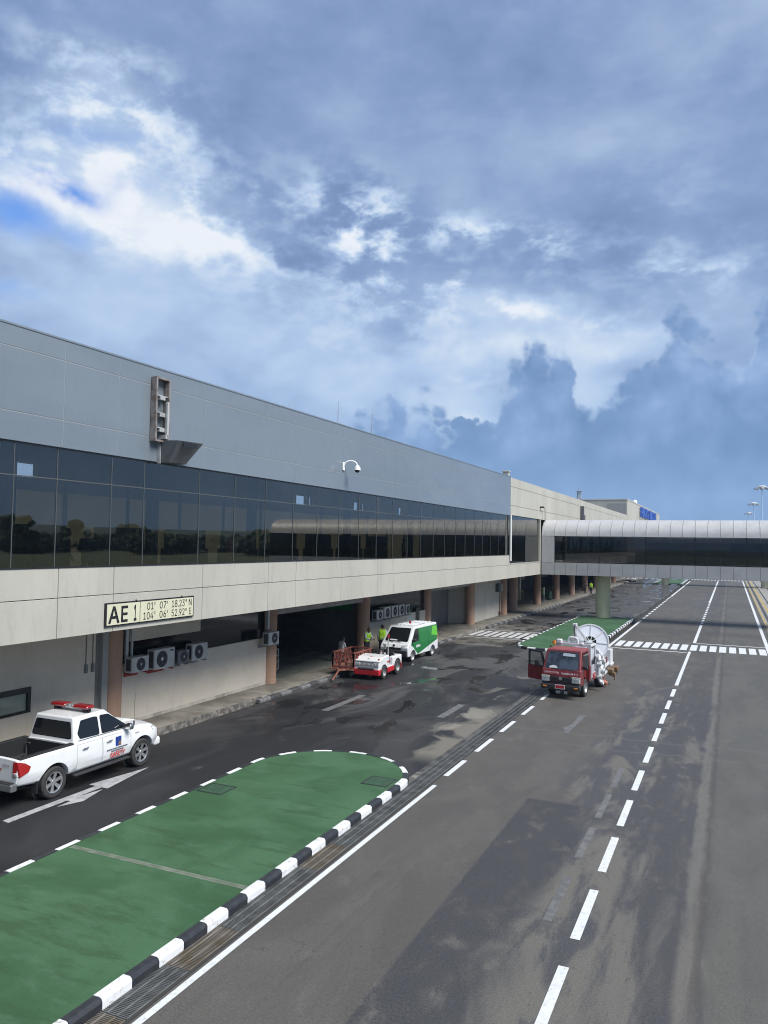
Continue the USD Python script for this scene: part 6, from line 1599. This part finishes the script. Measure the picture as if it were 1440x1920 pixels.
def person(label, loc, rot, pose=STAND, shirt=(.5, .5, .5), trousers=(.02, .02, .03), vest=None, skin=None, long_sleeve=False, hair='short', group=None, scale=1.0, robe=False, mask=False, phone=False, cap=None):
    t = thing('person', label, 'person', loc, rot, group)
    if scale != 1.0:
        UsdGeom.Xformable(stage.GetPrimAtPath(t)).AddScaleOp().Set(Gf.Vec3f(scale, scale, scale))
    J = {k: np.array(v, float) for k, v in pose.items()}
    skin = skin or SKIN
    S = lambda p, r, s=14: m3.Manifold.sphere(r, s).translate(tuple(map(float, p)))
    hd = J['head']
    fwd = np.array([0, 1.0, 0])
    body = m3.Manifold.batch_hull([S(hd + (0, -.015, .03), .092), S(hd + (0, .025, -.05), .068), S(hd + (0, .045, -.075), .042)])
    body += limb(J['neck'] + (0, 0, -.04), hd + (0, -.015, -.05), .055, .052)
    body += m3.Manifold.batch_hull([S(hd + (0, .105, -.018), .013, 8), S(hd + (0, .085, .02), .012, 8), S(hd + (0, .088, -.025), .02, 8)])
    for s in (-1, 1):
        body += m3.Manifold.batch_hull([S(hd + (s * .088, -.01, .01), .018, 8), S(hd + (s * .09, -.02, -.02), .014, 8)])
    tors = m3.Manifold.batch_hull([S(J['waist'] + (s * .075, 0, 0), .095) for s in (-1, 1)] + [S(J['chest'] + (s * .085, 0, 0), .10) for s in (-1, 1)]) + m3.Manifold.batch_hull([S(J['chest'] + (s * .085, 0, 0), .10) for s in (-1, 1)] + [S(J['shL'], .052), S(J['shR'], .052)] + [S(J['neck'] + (0, 0, -.05), .06)])
    hips = m3.Manifold.batch_hull([S(J['waist'] + (s * .075, 0, 0), .095) for s in (-1, 1)] + [S(J['hipL'], .095), S(J['hipR'], .095)])
    body += tors + hips
    sleeves, legs = m3.Manifold(), m3.Manifold()
    grow = .014
    for c in 'LR':
        body += limb(J['sh' + c], J['el' + c], .046, .036) + limb(J['el' + c], J['wr' + c], .036, .026)
        body += limb(J['hip' + c], J['knee' + c], .085, .055) + limb(J['knee' + c], J['ank' + c], .055, .036)
        # hand: palm, four fingers, thumb
        d = J['wr' + c] - J['el' + c]; d /= np.linalg.norm(d)
        sx = -1 if c == 'L' else 1
        across = np.cross(d, [sx * 1.0, 0, 0.01]); across /= np.linalg.norm(across)
        nrm = np.cross(across, d)
        palm = J['wr' + c] + d * .045
        body += m3.Manifold.batch_hull([S(palm + across * q * .028 + d * e * .035, .015, 8) for q in (-1, 1) for e in (-1, 1)])
        for i, (q, L) in enumerate(((-.03, .058), (-.01, .072), (.011, .068), (.031, .052))):
            a = palm + across * q + d * .035
            k = a + d * L * .55 + nrm * .006
            body += limb(a, k, .0095, .0088, 8) + limb(k, k + (d * .8 + nrm * .6 * -sx) * L * .5, .0088, .0075, 8)
        a = palm - across * .03 - d * .02
        body += limb(a, a - across * .028 + d * .035, .011, .0085, 8)
        e = J['wr' + c] if long_sleeve else J['sh' + c] + (J['el' + c] - J['sh' + c]) * .75
        sleeves += limb(J['sh' + c], J['el' + c] if long_sleeve else e, .058, .05)
        if long_sleeve:
            sleeves += limb(J['el' + c], J['wr' + c] - d * .01, .05, .038)
        legs += limb(J['hip' + c], J['knee' + c], .102, .075) + limb(J['knee' + c], J['ank' + c], .075, .058)
    put(t, 'body', soft(body), skin, smooth=True)
    put(t, 'shirt', soft((m3.Manifold.batch_hull([S(J['waist'] + (s * .08, 0, -.04), .105) for s in (-1, 1)] + [S(J['chest'] + (s * .088, 0, 0), .112) for s in (-1, 1)]) + m3.Manifold.batch_hull([S(J['chest'] + (s * .088, 0, 0), .112) for s in (-1, 1)] + [S(J['shL'], .063), S(J['shR'], .063), S(J['neck'] + (0, -.005, -.05), .066)]) + sleeves)), cloth('%02x%02x%02x' % tuple(int(255 * v) for v in shirt), shirt), smooth=True)
    if robe:
        put(t, 'skirt', soft(m3.Manifold.batch_hull([S(J['waist'] + (0, 0, 0), .12), S(J['ankL'] + (-.06, 0, .12), .10), S(J['ankR'] + (.06, 0, .12), .10)])), cloth('%02x%02x%02x' % tuple(int(255 * v) for v in trousers), trousers), smooth=True)
    else:
        put(t, 'trousers', soft(legs + m3.Manifold.batch_hull([S(J['waist'] + (s * .075, 0, -.01), .10) for s in (-1, 1)] + [S(J['hipL'], .105), S(J['hipR'], .105)])), cloth('%02x%02x%02x' % tuple(int(255 * v) for v in trousers), trousers), smooth=True)
    for c in 'LR':
        put(t, 'shoe', hull([J['ank' + c] + (0, -.03, -.035), J['ank' + c] + (0, .15, -.045), J['ank' + c] + (-.02, .08, -.045), J['ank' + c] + (.02, .08, -.045)], .035, 10), BLACK_PL, smooth=40)
    if vest:
        v = m3.Manifold.batch_hull([S(J['waist'] + (s * .085, 0, -.0), .118) for s in (-1, 1)] + [S(J['chest'] + (s * .092, 0, 0), .124) for s in (-1, 1)]) + m3.Manifold.batch_hull([S(J['chest'] + (s * .092, 0, 0), .124) for s in (-1, 1)] + [S(J['shL'] * (.85, 1, 1) + (0, 0, .01), .066), S(J['shR'] * (.85, 1, 1) + (0, 0, .01), .066)])
        vp = put(t, 'vest', soft(v), cloth('vest_yellow', vest), smooth=True)
        w = J['waist'] + (0, 0, .03)
        vv, ff = lathe([(.118, -.02), (.1265, -.02), (.1265, .02), (.118, .02)], 24, 'z')
        put(vp, 'reflective_band', (vv * (1.68, 1.04, 1) + w, ff), cloth('band_grey', (.5, .5, .5)), smooth=True)
    if hair == 'short':
        hc = (S(hd + (0, -.012, .04), .104, 16) - bm(-.2, .2, .06, .3, -1, 3).translate((0, hd[1], 0)) - bm(-.3, .3, -.04, .4, -1, hd[2] + .045).translate((0, hd[1], 0)) - bm(-.3, .3, -.4, .4, -1, hd[2] - .05))
        put(t, 'hair', hc, cap or HAIR, smooth=50)
    elif hair == 'scarf':
        hc = m3.Manifold.batch_hull([S(hd + (0, -.02, .03), .108), S(hd + (0, -.03, -.1), .10), S(J['neck'] + (-.09, 0, -.06), .07), S(J['neck'] + (.09, 0, -.06), .07)]) - m3.Manifold.sphere(.075, 16).scale((.9, 1, 1.15)).translate(tuple(hd + (0, .10, -.005)))
        put(t, 'headscarf', soft(hc, 3), cap or HAIR, smooth=True)
    for s in (-1, 1):
        put(t, 'eye', MB().sphere(hd + (s * .032, .083, .012), .011, 1), BLACK_PL)
    put(t, 'mouth', MB().sphere(hd + (0, .082, -.058), .012, 1, (1.8, .6, .4)), cloth('lip', (.20, .07, .06)))
    if mask:
        put(t, 'face_mask', m3.Manifold.batch_hull([S(hd + (s * .055, .05, z), .02, 8) for s in (-1, 1) for z in (-.02, -.07)] + [S(hd + (0, .10, -.03), .02, 8), S(hd + (0, .085, -.07), .02, 8)]), cloth('mask_white', (.6, .62, .64)), smooth=50)
    if phone:
        p = J['wrR'] + (.0, .09, .05)
        put(t, 'phone', MB().rbox(p[0] - .035, p[0] + .035, p[1], p[1] + .012, p[2] - .05, p[2] + .09, .005), BLACK_PL)
    return t


LIME = (0.34, 0.62, 0.02)
person('person in lime vest standing with back turned between tow tractor and van', (-17.55, 38.9, 0.15), 20, STAND, (.42, .47, .52), (.02, .02, .025), vest=LIME, skin=SKIN_DK, long_sleeve=True, scale=1.02)
person('person in grey shirt and dark lime-edged vest leaning by the terracotta column', (-18.02, 37.9, 0.15), 250, LEAN, (.40, .45, .50), (.02, .02, .025), vest=LIME, skin=SKIN_DK, long_sleeve=True)
person('person in white shirt seated behind the rusty red cart', (-18.7, 36.2, 0.15), -20, SIT, (.50, .50, .50), (.025, .025, .03), skin=SKIN_DK, scale=1.0)
st = thing('bench', 'low dark stool under the seated person in the open bay', 'bench', (-18.7, 36.2, 0.15))
put(st, 'seat', MB().rbox(-.6, .6, -.2, .2, .32, .38, .02), INT_DARK)
for k, (a, b) in enumerate(((-.5, -.15), (.5, -.15), (-.5, .15), (.5, .15))):
    put(st, 'leg', MB().box(a - .02, a + .02, b - .02, b + .02, 0, .32), STEEL_DK)
person('person in lime vest walking away under the footbridge beside another in dark clothes', (-17.1, 105.7, 0.0), 5, WALK, (.05, .05, .06), (.02, .02, .025), vest=LIME, skin=SKIN_DK)
person('person in dark grey clothes walking beside the one in lime vest, far under the footbridge', (-17.75, 105.0, 0.0), 15, WALK, (.06, .055, .05), (.03, .03, .03), skin=SKIN_DK, long_sleeve=True)
person('person in black seen between the arcade columns beside the yellow barrier', (-21.5, 80.5, 0.15), -60, LEAN, (.02, .02, .022), (.02, .02, .022), skin=SKIN_DK, long_sleeve=True)

F = 4.98
IN = [('person in black jacket, leftmost figure behind the upper window', 55, 14.72, -17.3, 30, STAND, (.018, .018, .02), {}),
      ('tall person in black standing close to the dark window post', 88, 15.25, -17.5, 10, STAND, (.015, .015, .018), dict(scale=1.1)),
      ('person in black cap and dark top holding a phone behind the upper window', 122, 15.87, -16.9, -70, PHONE, (.02, .02, .024), dict(phone=True, cap=HAIR)),
      ('person in navy jacket wearing a white face mask behind the upper window', 165, 16.72, -16.9, 60, LEAN, (.02, .03, .065), dict(mask=True, long_sleeve=True)),
      ('person in dark blue with folded arms facing the window', 248, 18.5, -16.8, -85, FOLDED, (.02, .022, .06), dict(long_sleeve=True)),
      ('person in black headscarf behind the upper window right of the rusty frame', 340, 20.85, -17.0, -60, STAND, (.015, .015, .016), dict(hair='scarf', robe=True)),
      ('person in pink headscarf and robe behind the upper window', 435, 23.74, -17.0, -80, STAND, (.40, .15, .18), dict(hair='scarf', robe=True, pink=True)),
      ('person in white shirt behind the upper window right of the pink one', 470, 25.3, -18.0, 40, STAND, (.45, .45, .46), {}),
      ('person in grey robe behind the upper window, second right of the pink one', 500, 26.3, -17.2, -60, STAND, (.28, .28, .30), dict(hair='scarf', robe=True)),
      ('person in olive shirt far along the ribbon window', 735, 41.6, -17.5, -60, STAND, (.16, .14, .06), {})]
for lab, _, y, x, r, pose, sh, kw in IN:
    pink = kw.pop('pink', False)
    person(lab, (x, y, F), r, pose, sh, (.42, .16, .19) if pink else (.02, .02, .025) if not kw.get('robe') else tuple(v * .9 for v in sh), skin=SKIN_DK, cap=kw.pop('cap', cloth('scarf_pink', (.45, .18, .2)) if pink else cloth('scarf', tuple(v * .8 for v in sh)) if kw.get('robe') else None), group=None, **kw)


# ---------------------------------------------------------------- small things under the arcade and in the bay
BIN = mat('bin_green', (0.02, 0.085, 0.035), 0.5)
YEL = mat('barrier_yellow', (0.45, 0.36, 0.04), 0.5)
bn = thing('wheelie_bin', 'green wheeled bin beside the white pole sign under the arcade', 'bin', (-19.3, 89.3, 0.15), 80)
put(bn, 'body', m3.Manifold.batch_hull([bm(-.24, .24, -.24, .24, .08, .1), bm(-.29, .29, -.32, .30, .92, .95)]), BIN)
put(bn, 'lid', MB().rbox(-.31, .31, -.34, .33, .95, 1.02, .02), BIN)
put(bn, 'wheel', MB().tube((-.27, -.25, .09), (.27, -.25, .09), .09, n=14), BLACK_PL)
ps = thing('pole_sign', 'narrow white notice on a pole under the arcade', 'sign', (-19.2, 86.7, 0.15), 0)
put(ps, 'pole', MB().tube((0, 0, 0), (0, 0, 1.0), .03).tube((0, 0, 0), (0, 0, .04), .24, n=20), GALV)
put(ps, 'notice', MB().rbox(-.02, .02, -.16, .16, .7, 1.6, .01), WHITE_PL)
for k, (x, y, l, lab) in enumerate(((-21.0, 75.5, 2.2, 'yellow barrier rail nearest the white wall under the arcade'), (-21.8, 86.0, 3.2, 'yellow barrier rail behind the second arcade column'), (-20.8, 93.0, 2.4, 'yellow barrier rail right of the green bin'))):
    b = thing('barrier', lab, 'barrier', (x, y, 0.15))
    put(b, 'top_rail', MB().bar((0, -l / 2, 1.05), (0, l / 2, 1.05), .06, .07), YEL)
    put(b, 'middle_rail', MB().bar((0, -l / 2, .65), (0, l / 2, .65), .04, .05), YEL)
    for q in range(4):
        yy = -l / 2 + l * q / 3
        put(b, 'post', MB().tube((0, yy, 0), (0, yy, 1.05), .03), YEL)
rk = thing('trolley_frame', 'pale tubular frame trolley just inside the open bay beside the second column', 'trolley', (-19.6, 31.0, 0.156))
put(rk, 'frame', MB().path([(0, -.45, .2), (0, -.45, 1.15), (0, .45, 1.15), (0, .45, .2)], .025).path([(0, -.45, .55), (0, .45, .55)], .02).path([(0, -.45, .85), (0, .45, .85)], .02), PALE_METAL)
put(rk, 'shelf', MB().rbox(-.6, 0.0, -.45, .45, .18, .22, .01), PALE_METAL)
for a, b in ((-.5, -.38), (-.5, .38), (-.05, -.38), (-.05, .38)):
    put(rk, 'wheel', MB().tube((a, b - .03, .08), (a, b + .03, .08), .08, n=12), BLACK_PL)
ck = thing('wall_clock', 'round pale wall clock in the dark open bay', 'clock', (-26.0, 39.0 - 0.1, 0))
ck_loc = (-29.97, 34.6, 2.0)
UsdGeom.Xformable(stage.GetPrimAtPath(ck)).GetOrderedXformOps()[0].Set(Gf.Vec3d(*ck_loc))
put(ck, 'face', MB().tube((0, 0, 0), (.05, 0, 0), .28, n=28), mat('clock_face', (.45, .45, .42), .5))
put(ck, 'rim', MB().tm(trimesh.Trimesh(*lathe([(.27, 0), (.31, 0), (.31, .07), (.27, .07), (.27, 0)], 28), process=False)), BLACK_PL)
put(ck, 'hand', MB().bar((.055, 0, 0), (.055, .12, .10), .02, .02).bar((.055, 0, 0), (.055, -.02, .2), .015, .015), BLACK_PL)

# ---------------------------------------------------------------- apron floodlights far ahead
for k, (y, lab) in enumerate(((213, 'nearest apron floodlight mast at the right edge, its lamp crown highest in view'), (289, 'middle apron floodlight mast of the three at the right'), (365, 'farthest apron floodlight mast, its crown just above the footbridge roof'))):
    m = thing('floodlight_mast', lab, 'floodlight', (7.2, y, 0))
    put(m, 'pole', MB().tube((0, 0, 0), (0, 0, 21.6), .2, .1, n=14), mat('mast_pale', (.44, .58, .76), .5))
    put(m, 'crown_ring', MB().path([(1.3 * math.cos(a), 1.3 * math.sin(a), 21.7) for a in np.linspace(0, 2 * PI, 17)], .09, 6).bar((-1.3, 0, 21.7), (1.3, 0, 21.7), .1, .1).bar((0, -1.3, 21.7), (0, 1.3, 21.7), .1, .1), GALV)
    put(m, 'cap', lathe([(0, 22.35), (.5, 22.3), (1.1, 22.05), (1.15, 21.95), (0, 21.95)], 20, 'z'), mat('mast_cap', (.5, .52, .54), .5), smooth=30)
    for q in range(8):
        a = q * PI / 4
        put(m, 'lamp', MB().tm(hull([(1.55 * math.cos(a) + .3 * math.sin(a) * u, 1.55 * math.sin(a) - .3 * math.cos(a) * u, 21.55 + .18 * w) for u in (-1, 1) for w in (-1, 1)] + [(1.95 * math.cos(a), 1.95 * math.sin(a), 21.4)], .06, 6)), GALV)

# ---------------------------------------------------------------- country beyond: hills ahead and to the right, line of trees across the field
def ridge(name, pts, depth, seed, m, lab=None):
    """A range of hills along a polyline of (x, y, height), uneven by noise, sloping to both sides."""
    p = np.asarray(pts, float)
    s = np.concatenate([[0], np.cumsum(np.linalg.norm(np.diff(p[:, :2], axis=0), axis=1))])
    n, k = 160, 9
    v = []
    for i in range(n):
        d = s[-1] * i / (n - 1)
        c = np.array([np.interp(d, s, p[:, j]) for j in range(3)])
        q = np.array([np.interp(min(d + 5, s[-1]), s, p[:, j]) - np.interp(max(d - 5, 0), s, p[:, j]) for j in range(2)])
        q /= np.linalg.norm(q); nr = np.array([-q[1], q[0]])
        for j in range(k):
            t = (j / (k - 1) - .5) * 2
            h = c[2] * (1 - abs(t) ** 1.6)
            pos = c[:2] + nr * t * depth
            h *= .75 + .5 * meshkit.fbm(np.array([[pos[0] / 260, pos[1] / 260, seed]]), 4)[0]
            v.append((pos[0], pos[1], -0.6 + h))
    f = []
    for i in range(n - 1):
        for j in range(k - 1):
            f.append((i * k + j, i * k + j + 1, (i + 1) * k + j + 1, (i + 1) * k + j))
    return put('/World', name, MB().add(v, f), m, smooth=True, kind='structure')


HILL = mat('wooded_hill', (0.035, 0.055, 0.025), 0.9, color2=(0.055, 0.075, 0.035), scale=0.012, detail=9)
ridge('hills', [(350, 1900, 10), (700, 1500, 26), (1000, 1000, 30), (1200, 500, 28), (1300, 0, 24), (1200, -600, 15)], 260, 3, HILL)
ridge('mountain', [(-1500, 4300, 60), (-700, 4500, 90), (-250, 4550, 165), (150, 4600, 135), (700, 4500, 80), (1500, 4100, 60)], 500, 5, HILL)
TREE = mat('far_tree_leaves', (0.030, 0.048, 0.018), 0.9, color2=(0.055, 0.07, 0.028), scale=0.4, detail=6)
clump = MB()
base = trimesh.creation.icosphere(1, 1.0)
for k in range(1100):
    a = math.radians(4 + 98 * k / 1099 + RNG.uniform(-.3, .3))
    r = 330 + 60 * math.sin(k * .05) + RNG.uniform(-25, 60)
    x, y = r * math.sin(a) + 60, r * math.cos(a) + 60
    if x < 130 and y > 300: continue
    h = RNG.uniform(5, 10) * (1.5 if RNG.random() < .08 else 1)
    for q in range(8):
        rr = h * RNG.uniform(.12, .24)
        v = base.vertices * (1 + .6 * (NPR.rand(len(base.vertices), 1) - .5)) * (rr * 1.2, rr * 1.2, rr)
        clump.add(v + (x + RNG.uniform(-4, 4), y + RNG.uniform(-4, 4), h * RNG.uniform(.15, .9)), base.faces)
    clump.tube((x, y, -.5), (x, y, h * .6), .35, .2, 5)
put('/World', 'far_trees', clump, TREE, label='line of dark trees along the far edge of the airfield, mirrored in the upper windows', cat='trees', kind='stuff')

# ---------------------------------------------------------------- the air
_g = Graph()
_v = _g.n('principled_volume', 'volume', color=(0.50, 0.72, 1.0), density=0.00018, anisotropy=0.0)
HAZE = _g.build('haze_air', volume=_v)
put('/World', 'haze', MB().box(-3600, 3600, -3100, 5100, -1.5, 330), HAZE, kind='stuff')
